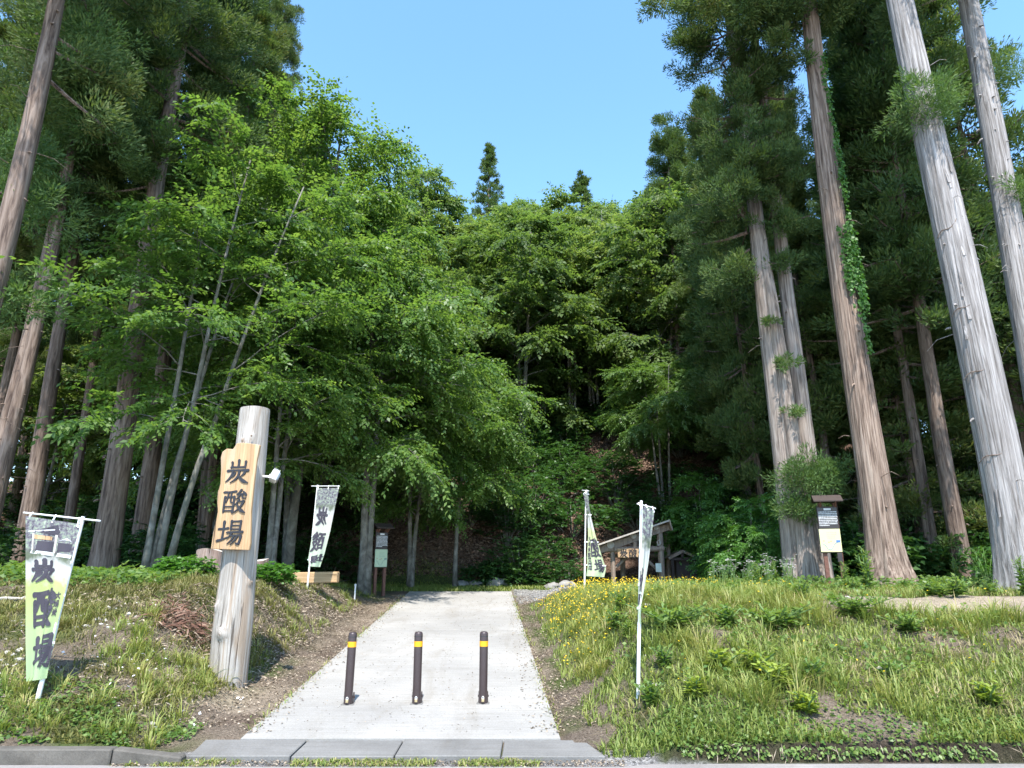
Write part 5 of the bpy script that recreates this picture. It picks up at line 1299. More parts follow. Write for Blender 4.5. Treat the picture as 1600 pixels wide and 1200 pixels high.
# undergrowth on the slope: shrubs and saplings
def bush_mesh(seed, r, hgt, n_sp, n_leaf, ll, lw, mt, droop=.5):
    rg = np.random.RandomState(seed); mb = MB(); az = rg.rand(n_sp) * 6.28; rad = rg.rand(n_sp) ** .5 * r; zz = hgt * (0.15 + .85 * rg.rand(n_sp)) * (1 - .45 * (rad / r) ** 2)
    TP = np.stack([np.cos(az) * rad, np.sin(az) * rad, zz], 1); a2 = az + rg.randn(n_sp) * .7
    TD = unit(np.stack([np.cos(a2), np.sin(a2), .25 + .3 * rg.randn(n_sp)], 1)); TL = ll * n_leaf * .30 * (.7 + .6 * rg.rand(n_sp))
    s = np.linspace(.1, 1, n_leaf); P = TP[:, None] + TD[:, None] * (TL[:, None] * s)[..., None]; P[..., 2] -= droop * TL[:, None] * s ** 2 * .5
    sv = unit(np.cross(TD, [0, 0, 1.0])); alt = np.where(np.arange(n_leaf) % 2, 1., -1.); alt[-1] = 0
    D = TD[:, None] * .7 + sv[:, None] * alt[None, :, None] * .9 + rg.randn(n_sp, n_leaf, 3) * .2 + np.array([0, 0, -.15])
    Nn = unit(np.array([0, 0, 1.]) + rg.randn(n_sp, n_leaf, 3) * .4).reshape(-1, 3); n = n_sp * n_leaf
    kk = kites(P.reshape(-1, 3), D.reshape(-1, 3), Nn, ll * (.65 + .6 * rg.rand(n)), lw * (.7 + .5 * rg.rand(n)), .13)
    lm = leaf_mesh('leaves', [kk], M[mt], np.clip(np.repeat(rg.rand(n_sp), n_leaf) * .5 + rg.rand(n) * .5, 0, 1))
    for i in range(0, n_sp, max(1, n_sp // 22)):
        e = TP[i]; mb.tube([(e[0] * .12, e[1] * .12, -.08), (e[0] * .5, e[1] * .5, e[2] * .6), tuple(e)], [.016 * r + .004, .012 * r + .003, .004], 4, cap=False)
    sm = bpy.data.meshes.new('stems'); sm.from_pydata([tuple(v) for v in mb.V], [], mb.F); sm.materials.append(M['bark_pale'])
    return sm, lm
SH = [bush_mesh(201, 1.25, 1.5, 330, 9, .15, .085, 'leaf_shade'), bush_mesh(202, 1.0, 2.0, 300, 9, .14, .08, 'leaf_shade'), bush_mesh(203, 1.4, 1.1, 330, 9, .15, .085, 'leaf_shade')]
SHG = 'shrubs growing on the wooded slope'
rg = np.random.RandomState(15); k = 0; sps = []
for Yd in np.arange(26.2, 50, 1.55):
    for x in np.arange(-16, 16, 1.7):
        xx = x + rg.randn() * .7; yy = Yd + rg.randn() * .5
        px_ = 800 + xx / yy * 1060
        dens = 0.8 if xx > -0.5 else 0.5
        if xx < -7: dens = .5
        if -5.5 < xx < 0.2 and yy < 30.5: dens = 0.4
        if -1.6 < xx < 3.2 and yy < 38: dens = 1.0
        if 2.3 < xx < 8.6 and yy < 28.2: continue
        if rg.rand() < dens: sps.append((xx, yy))
for i, (x, y) in enumerate(sps):
    s = .65 + .6 * rg.rand()
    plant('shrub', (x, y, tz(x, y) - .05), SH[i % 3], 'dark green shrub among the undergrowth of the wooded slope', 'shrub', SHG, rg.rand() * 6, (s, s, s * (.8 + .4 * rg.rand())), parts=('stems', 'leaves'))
tS = broadleaf(106, 3.4, [(0, 0, .2, -.1, 3.2), (.1, 0, -.5, .2, 2.6)], 1.5, 26, 6, 12, 9, 0.12, 0.07, lo=0.12, mt='leaf_vine', droop=0.35, twig_len=0.5, r0=0.03, rise=0.35)
for k, (px_, Yd, s, lab) in enumerate(((1172, 20.0, .75, 'fresh green layered shrub left of the three-stemmed cedar'), (1152, 22.6, .7, 'spreading bright shrub right of the small gabled hut'), (1205, 18.4, .45, 'low leafy shrub at the left foot of the three-stemmed cedar'), (1100, 26.8, 1.0, 'bushy green shrub above the small gabled hut'))):
    plant('shrub', foot(px_, Yd), tS, lab, 'shrub', None, k * 1.7, (s, s, s), parts=('stems', 'leaves'))
RSG = 'undergrowth shrubs behind the right cedars'
for i in range(46):
    x = 6.5 + 15 * rg.rand(); y = 19.5 + 7 * rg.rand(); s = .8 + .7 * rg.rand()
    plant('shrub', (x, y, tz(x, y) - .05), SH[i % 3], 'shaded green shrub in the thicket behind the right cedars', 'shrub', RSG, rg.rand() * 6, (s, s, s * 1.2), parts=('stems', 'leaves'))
LSG = 'undergrowth shrubs in the left wood'
for i in range(85):
    x = -6.5 - 30 * rg.rand(); y = 17.5 + 20 * rg.rand(); s = .7 + .6 * rg.rand()
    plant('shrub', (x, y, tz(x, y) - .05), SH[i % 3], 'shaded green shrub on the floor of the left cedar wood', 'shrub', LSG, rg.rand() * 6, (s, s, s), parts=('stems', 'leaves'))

for i, (x, y) in enumerate([(-44, 36), (-38, 40), (-33, 37), (-28, 42), (-50, 44), (-41, 50), (-34, 49), (-27, 52), (-22, 45), (-47, 30), (-42, 24), (36, 40), (42, 34), (33, 48)]):
    plant('hillside_tree', (x, y, tz(x, y) - 0.15), HT[i % 4], 'leafy green tree filling the far background behind the cedars', 'tree', 'broad-leaved trees far behind the cedars', i, (1.05, 1.05, 1.0))
# ---------------------------------------------------------------- grass, weeds, flowers, litter
def blades(P, L, W, bend, rg, lean=None):
    n = len(P); a = rg.rand(n) * 6.2832
    d = np.stack([np.cos(a), np.sin(a), np.zeros(n)], 1)
    if lean is not None: d = unit(d + lean)
    s = np.stack([-d[:, 1], d[:, 0], np.zeros(n)], 1) * (W / 2)[:, None]
    up = np.array([0, 0, 1.0]); b = bend[:, None]; l = L[:, None]
    p1 = P + (up * (1 - .25 * b) + d * .35 * b) * l * .5
    p2 = P + (up * (1 - .55 * b) + d * 1.0 * b) * l
    V = np.stack([P - s, P + s, p1 + s * .75, p1 - s * .75, p2], 1).reshape(-1, 3)
    k = np.arange(n)[:, None] * 5
    return V, k + np.array([[0, 1, 2, 3]]), k + np.array([[3, 2, 4]])
def grass_obj(name, P, L, W, bend, rnd, m, seed, kind='stuff', lean=None):
    V, q, t = blades(P, L, W, bend, np.random.RandomState(seed), lean)
    return tag(obj(name, np_mesh(name, V, q, t, mats=[M[m]], attrs={'rnd': np.repeat(rnd, 5)})), kind=kind)
def on_ground(x, y, sink=0.01): return np.stack([x, y, terrain(x, y) - sink], 1)
def sides(x, y):
    xl, xr = drive_x(np.clip(y, 6, 24)); return xl - x, x - xr

rg = np.random.RandomState(300)
# short turf over both banks
n = 150000
x = rg.uniform(-11.5, 13.5, n); y = 6.76 + 11.2 * rg.rand(n) ** 1.5
sl, sr = sides(x, y)
m1 = fbm(x, y, .9, 61) * .6 + fbm(x, y, .35, 71) * .4
right = sr > .2 + .25 * fbm(x, y, .5, 5)
left = (y > 6.78) & (sl > .5 + .6 * fbm(x, y, .5, 5)) & ((y < 11.4) | (m1 > .55) | (sl > 2.4))
bare = bare_patch(x, y) > .35
keep = (right & (m1 > .41) & ~bare) | (left & (m1 > .42))
x, y, m1, right = x[keep], y[keep], m1[keep], right[keep]; n = len(x)
r = np.clip(.15 + .5 * rg.rand(n) + .5 * (fbm(x, y, .6, 81) - .5), 0, 1)
P = on_ground(x, y); R_ = right
L = .05 + .10 * rg.rand(n) * (.5 + m1)
grass_obj('short_grass', P[R_], L[R_] * 1.25, .012 + .008 * rg.rand(R_.sum()), .3 + .6 * rg.rand(R_.sum()), r[R_], 'grass', 301)
Lf = ~R_; far = Lf & ((P[:, 0] > -6) | (P[:, 1] < 99))
grass_obj('mossy_grass', P[Lf], L[Lf], .013 + .008 * rg.rand(Lf.sum()), .4 + .8 * rg.rand(Lf.sum()), r[Lf], 'moss', 302)
# tufts of long grass
def tufts(name, cx, cy, nb, l0, l1, spread, mt, seed, wide=.011, bend=(.3, 1.0)):
    rg = np.random.RandomState(seed); k = len(cx)
    ci = np.repeat(np.arange(k), nb); n = len(ci); a = rg.rand(n) * 6.28; rad = spread * rg.rand(n) ** .7
    x, y = cx[ci] + np.cos(a) * rad, cy[ci] + np.sin(a) * rad
    sc = (.6 + .7 * rg.rand(k))[ci]
    L = (l0 + (l1 - l0) * rg.rand(n)) * sc
    rnd = np.clip(.1 + .5 * rg.rand(k)[ci] + .4 * rg.rand(n), 0, 1)
    grass_obj(name, on_ground(x, y), L, wide * (.6 + .8 * rg.rand(n)), bend[0] + (bend[1] - bend[0]) * rg.rand(n), rnd, mt, seed)
def area(n, x0, x1, y0, y1, thr, s, off, seed):
    rg = np.random.RandomState(seed); x = rg.uniform(x0, x1, n); y = rg.uniform(y0, y1, n); f = fbm(x, y, s, off); sl, sr = sides(x, y)
    k = (f > thr) & ((sr > .45) | (sl > .75)) & (bare_patch(x, y) < .35 + .5 * (rg.rand(n) < .06)); return x[k], y[k]
x, y = area(1500, .5, 12.5, 6.85, 10.9, .47, .8, 91, 311); k = sides(x, y)[1] > .5
tufts('long_grass', x[k], y[k], 34, .16, .42, .10, 'grass', 312)
x, y = area(500, 1.0, 4.6, 9.2, 15.5, .30, .8, 95, 313); k = sides(x, y)[1] > .6
tufts('long_grass', x[k], y[k], 36, .14, .34, .14, 'grass', 314)
x, y = area(420, 4.0, 13, 11.8, 17, .42, .9, 96, 315); tufts('long_grass', x, y, 22, .08, .22, .12, 'grass', 316)
x, y = area(520, -9.5, -2.6, 6.85, 9.4, .47, .7, 97, 317); tufts('long_grass', x, y, 30, .10, .28, .10, 'grass', 318)
x, y = area(700, -11, -3.2, 8.5, 13.0, .50, .7, 98, 319); tufts('dry_long_grass', x, y, 26, .10, .26, .12, 'moss', 320)
x, y = area(700, -8, -1.8, 12.5, 22, .46, .8, 99, 321); tufts('long_grass', x, y, 26, .08, .24, .14, 'grass', 322)
x, y = area(900, 1, 12.5, 6.95, 11.5, .42, .8, 191, 411); k = sides(x, y)[1] > .5
tufts('dry_long_grass', x[k], y[k], 14, .08, .30, .14, 'straw', 412, .008, (.6, 1.5))
x, y = area(500, -10, -3, 7.2, 11.5, .42, .8, 192, 413)
tufts('dry_long_grass', x, y, 14, .08, .24, .14, 'straw', 414, .008, (.6, 1.5))
# tufts on the cut beside the driveway
x, y = area(520, -3.8, -1.2, 8.0, 20, .46, .6, 101, 323); tufts('long_grass', x, y, 30, .08, .24, .12, 'grass', 324)
# far lawn
n = 22000; x = rg.uniform(-6.5, 7.5, n); y = rg.uniform(22.05, 26.2, n); sl, sr = sides(x, y); k = ~((sr > 0) & (sr < 2.3) & (y < 23.0)); x, y = x[k], y[k]; n = len(x)
grass_obj('lawn_grass', on_ground(x, y), .07 + .10 * rg.rand(n), .02 + .02 * rg.rand(n), .3 + .6 * rg.rand(n), rg.rand(n) * .7, 'grass', 330)
# strip of weeds along the kerb stones
n = 2600; x = rg.uniform(-3.6, 1.0, n); y = 6.63 + .07 * rg.randn(n); k = fbm(x, y * 0, .45, 33) > .5; x, y = x[k], np.clip(y[k], 6.54, 6.70); n = len(x)
grass_obj('kerb_grass', np.stack([x, y, np.full(n, .0)], 1), .02 + .06 * rg.rand(n), .008 + .008 * rg.rand(n), .5 + .8 * rg.rand(n), rg.rand(n), 'grass', 331)

# creeping ground cover with small round leaves (lower edges of both banks)
def cover(name, x, y, l, m, seed, lift=.03, tilt=.5):
    rg = np.random.RandomState(seed); n = len(x); P = on_ground(x, y, -lift * rg.rand(n)); a = rg.rand(n) * 6.28
    D = np.stack([np.cos(a), np.sin(a), .3 * rg.randn(n)], 1); Nn = unit(np.array([0, -.25, 1.]) + tilt * rg.randn(n, 3))
    return tag(obj(name, leaf_mesh(name, [kites(P, D, Nn, l * (.6 + .8 * rg.rand(n)), l * .75 * (.6 + .8 * rg.rand(n)), .1)], M[m], rg.rand(n))), kind='stuff')
n = 7500; x = rg.uniform(1.0, 12.5, n); y = 6.66 + .6 * rg.rand(n) ** 2; k = (sides(x, y)[1] > .45) & (terrain(x, y) > .09) & (fbm(x, y, .5, 44) > .34); cover('ground_cover', x[k], y[k], .04, 'leaf_weed', 341, .07)
n = 12000; x = rg.uniform(-11, -3.0, n); y = 6.78 + .9 * rg.rand(n) ** 1.6; k = (sides(x, y)[0] > .5) & (fbm(x, y, .5, 45) > .48); cover('ground_cover', x[k], y[k], .045, 'leaf_weed', 342, .06)
n = 8000; x = rg.uniform(1.2, 12.5, n); y = 7.3 + 4.2 * rg.rand(n); k = (bare_patch(x, y) < .3) & (sides(x, y)[1] > .6) & (fbm(x, y, .6, 46) > .50); cover('ground_cover', x[k], y[k], .06, 'leaf_weed', 343, .16, .6)
n = 16000; x = rg.uniform(-11.5, -3.6, n); y = 10.4 + 5 * rg.rand(n); k = (fbm(x, y, .7, 47) > .42) & (sides(x, y)[0] > 2.7); cover('ground_cover', x[k], y[k], .085, 'leaf_weed', 344, .20, .6)
n = 9000; x = rg.uniform(3, 13.5, n); y = 13 + 4.5 * rg.rand(n); k = (fbm(x, y, .7, 48) > .42); cover('ground_cover', x[k], y[k], .08, 'leaf_weed', 345, .22, .6)
# dead leaves of the wooded slope, wood chips, dead cedar fronds, pebbles
def litter(name, x, y, l, w, m, seed, flat=.45, lift=.03, z=None):
    rg = np.random.RandomState(seed); n = len(x); P = on_ground(x, y, 0) if z is None else np.stack([x, y, z], 1); P[:, 2] += lift * rg.rand(n); a = rg.rand(n) * 6.28
    D = np.stack([np.cos(a), np.sin(a), .25 * rg.randn(n)], 1); e = .05
    gx_ = (terrain(x + e, y) - terrain(x - e, y)) / (2 * e); gy_ = (terrain(x, y + e) - terrain(x, y - e)) / (2 * e)
    Nn = unit(np.stack([-gx_, -gy_, np.ones(n)], 1) + flat * rg.randn(n, 3))
    D = D - Nn * (D * Nn).sum(1)[:, None] * .8
    return tag(obj(name, leaf_mesh(name, [kites(P, D, Nn, l * (.6 + .8 * rg.rand(n)), w * (.6 + .8 * rg.rand(n)), .2)], M[m], rg.rand(n))), kind='stuff')
n = 42000; x = rg.uniform(-9, 9, n); y = 25.6 + 11 * rg.rand(n) ** 1.3; litter('fallen_leaves', x, y, .16, .085, 'litter', 351)
n = 9000; y = 7.6 + 13 * rg.rand(n); xl, xr = drive_x(y); x = np.where(rg.rand(n) < .6, xl - .04 - .9 * rg.rand(n) ** 1.4, xr + .03 + .45 * rg.rand(n) ** 1.3); litter('leaf_scraps', x, y, .036, .016, 'chip', 352, .4, .02)
n = 13000; y = 9.0 + 9 * rg.rand(n); xl, xr = drive_x(y); x = xl - .6 - 1.5 * rg.rand(n); k = fbm(x, y, .6, 55) > .42; litter('wood_chips', x[k], y[k], .075, .015, 'chip', 353, .6, .05)
n = 9000; x = rg.uniform(-10, -3, n); y = rg.uniform(7.3, 12, n); k = (sides(x, y)[0] > .4) & (fbm(x, y, .8, 56) > .47); litter('wood_chips', x[k], y[k], .08, .014, 'chip', 354, .6, .05)
c = hit(283, 975); n = 650; x = c.x + rg.randn(n) * .2; y = c.y + rg.randn(n) * .22; litter('dead_cedar_fronds', x, y, .16, .018, 'dead_twig', 355, .7, .10)
n = 1500; x = rg.uniform(-3.5, 1.0, n); y = rg.uniform(6.53, 6.71, n); litter('road_grit', x, y, .022, .015, 'chip', 356, .5, .006, np.full(n, .008))
n = 1400; xl, _ = drive_x(np.full(n, 12.)); y = 7.4 + 14 * rg.rand(n); xl, xr = drive_x(y); x = xl + (xr - xl) * rg.rand(n); litter('drive_debris', x, y, .022, .012, 'chip', 357, .3, .004, drive_z(y) + .004)
n = 900; y = 7.4 + 14 * rg.rand(n) ** 1.3; xl, xr = drive_x(y); off = .28 * rg.rand(n) ** 2.2; x = np.where(rg.rand(n) < .5, xl + off, xr - off); litter('edge_debris', x, y, .04, .018, 'chip', 358, .3, .006, drive_z(y) + .004)
n = 900; y = 7.5 + 14 * rg.rand(n); xl, xr = drive_x(y); k = fbm(y, y * 0, .8, 161) > .46; x = np.where(rg.rand(n) < .5, xl + .05 * rg.randn(n), xr + .04 * rg.randn(n))[k]; y = y[k]; n = len(x)
grass_obj('edge_grass', np.stack([x, y, drive_z(y) - .01], 1), .04 + .08 * rg.rand(n), .009 + .006 * rg.rand(n), .5 + .9 * rg.rand(n), rg.rand(n), 'grass', 359)
def pebbles(name, x, y, r0, r1, m, seed, cap=300):
    rg = np.random.RandomState(seed); bm = bmesh.new(); bmesh.ops.create_icosphere(bm, subdivisions=1, radius=1)
    B = np.array([v.co[:] for v in bm.verts]); T = np.array([[v.index for v in f.verts] for f in bm.faces]); bm.free()
    n = len(x); s = r0 + (r1 - r0) * rg.rand(n) ** 2; V = B[None] * (1 + .35 * rg.randn(n, len(B), 1) * .6) * s[:, None, None] * np.array([1.2, 1, .7]) + on_ground(x, y, 0)[:, None]
    T = (T[None] + (np.arange(n) * len(B))[:, None, None]).reshape(-1, 3)
    return tag(obj(name, np_mesh(name, V.reshape(-1, 3), None, T, mats=[M[m]])), kind='stuff')
x, y = area(420, -7, -2.8, 7.3, 10.4, .5, .8, 111, 361); pebbles('pale_pebbles', x, y, .012, .045, 'pale_stone', 362)
x, y = area(220, 1.4, 12, 7.1, 12.5, .52, .8, 112, 363); pebbles('pale_pebbles', x, y, .012, .05, 'pale_stone', 364)
n = 900; y = rg.uniform(18.6, 22.9, n); x = drive_x(np.clip(y, 6, 24))[1] + .1 + 2.2 * rg.rand(n); pebbles('gravel', x, y, .015, .04, 'rock', 365)

# yellow flowers: stems with small heads, thick along the crest beside the driveway
rgf = np.random.RandomState(370)
n = 4400; x = np.concatenate([rgf.uniform(.7, 5.2, 3400), rgf.uniform(.4, 2.0, 1000)]); y = np.concatenate([rgf.uniform(11.2, 16.5, 3400), rgf.uniform(9.6, 17, 1000)])
sl, sr = sides(x, y); f = fbm(x, y, .7, 121); k = (sr > .35) & (sr < 4.2) & (f > .40 + .05 * (sr - 1) * (sr > 1)) & (rgf.rand(n) < .55) ; x, y = x[k], y[k]; n = len(x)
z0 = terrain(x, y); hgt = .10 + .20 * rgf.rand(n)
grass_obj('flower_stems', np.stack([x, y, z0], 1), hgt, np.full(n, .008), .15 * rgf.rand(n), rgf.rand(n) * .5, 'grass', 371)
H_ = np.stack([x, y, z0 + hgt], 1); a = rgf.rand(n) * 6.28
PT, RD = [], []
for j in range(2):
    aa = a + j * 1.57; D = np.stack([np.cos(aa), np.sin(aa), .15 * rgf.randn(n)], 1); Nn = unit(np.array([0, -.6, .8]) + .4 * rgf.randn(n, 3)); s = .022 + .014 * rgf.rand(n)
    PT.append(kites(H_ - unit(D) * s[:, None] / 2 + np.array([0, 0, .002 * j]), D, Nn, s, s * .75, .1, .5)); RD.append(rgf.rand(n))
tag(obj('yellow_flowers', leaf_mesh('yellow_flowers', PT, M['petal_yellow'], np.concatenate(RD))), kind='stuff')
# scattered small yellow and white blossoms on the banks
n = 260; x = rgf.uniform(1.5, 12, n); y = rgf.uniform(7.3, 12, n); k = sides(x, y)[1] > .6; cover('scattered_yellow_blossoms', x[k], y[k], .03, 'petal_yellow', 372, .2)
n = 130; x = rgf.uniform(-6.2, -2.8, n); y = rgf.uniform(7.2, 8.6, n); k = (sides(x, y)[0] > .4) & (fbm(x, y, .4, 9) > .5); cover('scattered_white_blossoms', x[k], y[k], .035, 'petal_white', 373, .12)

# leafy weeds: single plants
def weed(seed, hgt, n_st, n_lf, ll, lw, mt, splay=.35, top=None, droop=.4):
    rg = np.random.RandomState(seed); mb = MB(); PT, RD = [], []
    for s_ in range(n_st):
        a = rg.rand() * 6.28; d = np.array([math.cos(a), math.sin(a), 0]) * splay * rg.rand(); h_ = hgt * (.6 + .5 * rg.rand())
        t = np.linspace(.12, 1, n_lf); pts = np.stack([d[0] * h_ * t ** 1.4, d[1] * h_ * t ** 1.4, h_ * t], 1)
        mb.tube([(0, 0, -.05)] + [tuple(q) for q in pts[::3]] + [tuple(pts[-1])], .006 + .004 * hgt, 4, cap=False)
        b = np.arange(n_lf) * 2.4 + rg.rand() * 6; el = .25 + .7 * t
        D = np.stack([np.cos(b) * np.cos(el), np.sin(b) * np.cos(el), np.sin(el) - droop * .4], 1)
        L = ll * (1.05 - .55 * t) * (.8 + .4 * rg.rand(n_lf))
        for q in range(2):
            D2 = D + .5 * q * rg.randn(n_lf, 3); PT.append(kites(pts + .012 * rg.randn(n_lf, 3), D2, unit(np.array([0, 0, 1.]) + .4 * rg.randn(n_lf, 3)), L, lw * L / ll, .15)); RD.append(rg.rand(n_lf) * .6 + .4 * t)
        if top:
            for q in range(5):
                pt = pts[-1] + rg.randn(3) * np.array([.05, .05, .04]); mb.tube([tuple(pts[-2]), tuple(pt)], .004, 3, cap=False)
    lm = leaf_mesh('leaves', PT, M[mt], np.concatenate(RD)); sm = bpy.data.meshes.new('stem'); sm.from_pydata([tuple(v) for v in mb.V], [], mb.F); sm.materials.append(M['stalk'])
    return sm, lm
WD = [weed(401, .34, 9, 10, .13, .045, 'leaf_weed', .9), weed(402, .45, 6, 12, .14, .05, 'leaf_weed', .5), weed(403, .28, 10, 8, .12, .055, 'leaf_weed', 1.1)]
rgw = np.random.RandomState(77); i = 0
def put(x, y, me, lab, cat, group, s, name='weed_plant', parts=('stem', 'leaves'), flat=.62):
    return plant(name, (x, y, tz(x, y)), me, lab, cat, group, rgw.rand() * 6, (s * rgw.uniform(.9, 1.3), s * rgw.uniform(.9, 1.3), s * flat), parts=parts)
for i in range(48):
    x, y = rgw.uniform(1.3, 12.5), rgw.uniform(7.3, 11.6)
    if sides(x, y)[1] < .7: continue
    put(x, y, WD[i % 3], 'leafy green weed among the grass of the right bank', 'weed', 'leafy weeds on the right bank', .6 + .7 * rgw.rand())
for i in range(60):
    x, y = rgw.uniform(4.5, 13), rgw.uniform(12.6, 16.5)
    put(x, y, WD[i % 3], 'leafy weed along the foot of the right cedars', 'weed', 'leafy weeds along the foot of the right cedars', .45 + .5 * rgw.rand())
for i in range(55):
    x, y = rgw.uniform(-11, -3.4), rgw.uniform(10.2, 14)
    if sides(x, y)[0] < 2.6: continue
    put(x, y, WD[(i + 1) % 3], 'leafy weed on the crest of the left bank', 'weed', 'leafy weeds on the crest of the left bank', .45 + .5 * rgw.rand())
TW = weed(411, .95, 5, 22, .17, .045, 'leaf_weed', .22)
for px_, Yd, s, lab in ((1352, 12.2, .95, 'tall pale green weed with feathery tops in front of the reddish cedar foot'), (1491, 14.5, .75, 'upright leafy weed between the brown cedar and the massive grey trunk'),
        (1180, 14.8, .7, 'leafy stalk rising above the white daisies left of the notice board'), (1208, 14.6, .65, 'second leafy stalk among the white daisies nearest the three-stemmed cedar'), (1318, 14.0, .6, 'bushy weed at the right foot of the notice board'), (1592, 11.2, .7, 'tall weed below the massive grey trunk at the right edge')):
    p = foot(px_, Yd); put(p.x, p.y, TW, lab, 'weed', None, s, flat=1)
DK = weed(412, .42, 16, 9, .19, .06, 'leaf_weed', 1.3)
for px_, py_, s, lab in ((1335, 962, 1.0, 'dense bright green clump on the crest of the right bank before the sandy patch'), (1048, 985, 1.1, 'dense green clump on the right bank behind the twisted banner'), (1210, 985, 1.1, 'wide green clump in the middle of the right bank'), (1130, 935, 1.0, 'green clump on the crest of the right bank below the daisies'), (1420, 990, .8, 'green clump low on the right bank below the sandy patch')):
    p = hit(px_, py_); put(p.x, p.y, DK, lab, 'weed', None, s)
YS = weed(413, .20, 8, 8, .10, .045, 'leaf_yellow', .7)
for k, (px_, py_, s, lab) in enumerate(((1125, 1050, 1.7, 'yellow green seedling clump nearest the twisted banner'), (1180, 1055, 1.8, 'yellow green seedling clump in the middle of the right bank'), (1215, 1072, 1.6, 'yellow green seedling right of the middle seedling clump'), (1260, 1115, 1.5, 'lowest yellow green seedling on the right bank'), (1085, 1085, 1.3, 'small yellow green seedling low on the bank near the twisted banner'), (1545, 1100, 1.5, 'yellow green seedling near the right edge of the bank'))):
    p = hit(px_, py_); put(p.x, p.y, YS, lab, 'seedling', 'yellow green seedlings on the right bank', s, 'seedling')
# arching plant with long narrow leaves before the grey trunk
rg = np.random.RandomState(5); mb = MB(); PT, RD = [], []
for s_ in range(11):
    a = rg.rand() * 6.28; pts = [np.array([0, 0, 0.])]; d = np.array([math.cos(a) * .22, math.sin(a) * .22, 1.])
    for q in range(12): d = unit(d + np.array([math.cos(a) * .05, math.sin(a) * .05, -.015 - .02 * (q > 7) * q])); pts.append(pts[-1] + d * .10)
    pts = np.array(pts); mb.tube([tuple(q) for q in pts[::2]], .006, 4, cap=False)
    for q in range(14):
        f = rg.uniform(3, 11.9); k = int(f); b = rg.rand() * 6.28; o = pts[k] + (pts[k + 1] - pts[k]) * (f - k); D = np.array([math.cos(b), math.sin(b), .25])
        PT.append(kites(o[None], D[None], np.array([[0, 0, 1.]]), np.array([.17]), np.array([.022]), .1, .3)); PT.append(kites((o + unit(D) * .15)[None], (D + np.array([0, 0, -1.2]))[None], np.array([[0.1, 0, 1.]]), np.array([.17]), np.array([.02]), .1, .3)); RD += [rg.rand(), rg.rand()]
sm = bpy.data.meshes.new('stem'); sm.from_pydata([tuple(v) for v in mb.V], [], mb.F); sm.materials.append(M['stalk'])
p = foot(1540, 14.4); plant('arching_plant', p, (sm, leaf_mesh('leaves', PT, M['leaf_vine'], np.array(RD))), 'arching plant with long narrow drooping leaves just left of the massive grey trunk', 'plant', None, 0, .95, parts=('stem', 'leaves'))
# white daisies on tall stalks
def daisy(seed):
    rg = np.random.RandomState(seed); mb = MB(); PT, RD = [], []
    for s_ in range(4):
        a = rg.rand() * 6.28; h_ = .5 * (.7 + .5 * rg.rand()); tp = np.array([math.cos(a) * .12 * rg.rand(), math.sin(a) * .12 * rg.rand(), h_])
        mb.tube([(0, 0, -.05), tuple(tp * .55 + np.array([0, 0, .02])), tuple(tp)], .006, 4, cap=False)
        for hd in range(4):
            c = tp + rg.randn(3) * np.array([.05, .05, .03]); mb.tube([tuple(tp - np.array([0, 0, .06])), tuple(c)], .003, 3, cap=False)
            b = np.arange(8) * .785; D = np.stack([np.cos(b), np.sin(b) , .25 + 0 * b], 1); PT.append(kites(np.repeat(c[None], 8, 0), D, np.tile([0, -.5, 1.], (8, 1)), np.full(8, .024), np.full(8, .014), .05)); RD.append(rg.rand(8))
    pm = leaf_mesh('petals', PT, M['petal_white'], np.concatenate(RD)); sm = bpy.data.meshes.new('stem'); sm.from_pydata([tuple(v) for v in mb.V], [], mb.F); sm.materials.append(M['stalk'])
    lf = weed(seed + 1, .40, 3, 9, .10, .03, 'leaf_weed', .25)[1]
    return sm, lf, pm
DS = [daisy(431), daisy(435)]
for i in range(20):
    px_ = rgw.uniform(1110, 1245); p = foot(px_, rgw.uniform(13.6, 16))
    plant('daisy_plant', p, DS[i % 2], 'white daisy plant on the crest between the small hut and the three-stemmed cedar', 'daisy', 'white daisies left of the three-stemmed cedar', rgw.rand() * 6, .75 + .5 * rgw.rand(), parts=('stem', 'leaves', 'petals'))
for o in col.objects:
    if o.name.startswith('petals'): o['kind'] = 'stuff'
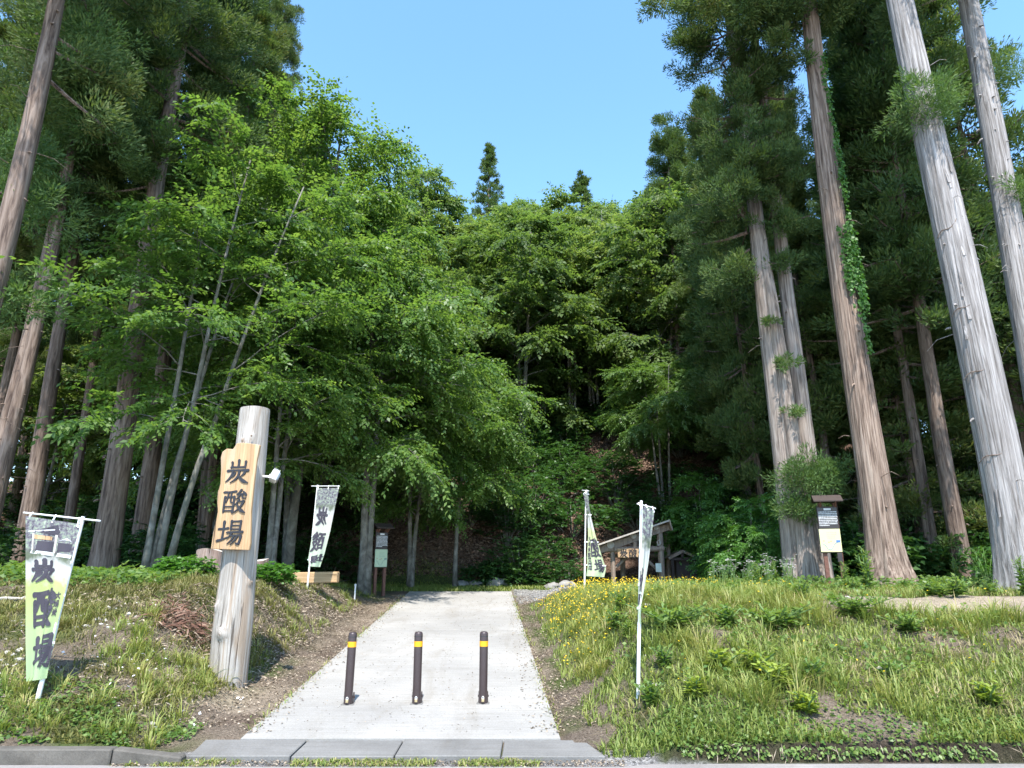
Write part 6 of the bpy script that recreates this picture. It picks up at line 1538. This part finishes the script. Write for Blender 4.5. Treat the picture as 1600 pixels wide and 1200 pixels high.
# vines heaped over the stumps
VB = bush_mesh(441, .60, .62, 300, 8, .11, .085, 'leaf_vine', .7)
for px_, Yd, s, lab in ((291, 12.9, .7, 'mound of bright green vines left of the stump and the log signpost'), (420, 13.6, .66, 'mound of green vines just right of the log signpost'), (372, 14.0, .55, 'small heap of vines on the stump behind the log signpost')):
    plant('vine_mound', foot(px_, Yd), VB, lab, 'vine', None, Yd, s, parts=('stems', 'leaves'))
UB = bush_mesh(442, .8, .22, 240, 8, .10, .07, 'leaf_weed', .6)
for i, (px_, Yd, s, lab) in enumerate(((20, 11.8, 1.1, 'bright low bush behind the leaning roadside banner at the left edge'), (150, 12.6, 1.0, 'bright low bush at the foot of the stout knotty cedar'), (205, 12.0, .8, 'light green low bush left of the vine mound'), (95, 13.2, .9, 'low bush between the left edge bush and the knotty cedar'), (245, 12.6, .7, 'small low bush touching the left vine mound'))):
    plant('low_bush', foot(px_, Yd), UB, lab, 'bush', 'bright low bushes on the crest of the left bank', i, s, parts=('stems', 'leaves'))
# roots and stems hanging from the undercut right edge
n = 140; x = rgw.uniform(1.6, 12.5, n); y = 6.66 + .03 * rgw.rand(n)
P = np.stack([x, y, .02 + .14 * rgw.rand(n)], 1); D = np.stack([.5 * rgw.randn(n), -.25 - .2 * rgw.rand(n), -1 + .6 * rgw.rand(n)], 1)
tag(obj('hanging_roots', leaf_mesh('hanging_roots', [kites(P, D, np.tile([0, -1., .2], (n, 1)), .05 + .09 * rgw.rand(n), np.full(n, .006), .1)], M['chip'], rgw.rand(n))), kind='stuff')

# low leaves spilling over the undercut edge
n = 2600; x = rgw.uniform(1.5, 12.8, n); k = fbm(x, x * 0, .3, 151) > .40; x = x[k]; n = len(x); y = 6.70 + .05 * rgw.rand(n); P = np.stack([x, y - .05 * rgw.rand(n), .03 + .10 * rgw.rand(n)], 1)
D = np.stack([.6 * rgw.randn(n), -.6 - .3 * rgw.rand(n), -.5 + .4 * rgw.randn(n)], 1)
tag(obj('hanging_leaves', leaf_mesh('hanging_leaves', [kites(P, D, unit(np.array([0, -.8, .7]) + .5 * rgw.randn(n, 3)), .035 * (.6 + .9 * rgw.rand(n)), .028 * (.6 + .8 * rgw.rand(n)), .1)], M['leaf_weed'], rgw.rand(n))), kind='stuff')
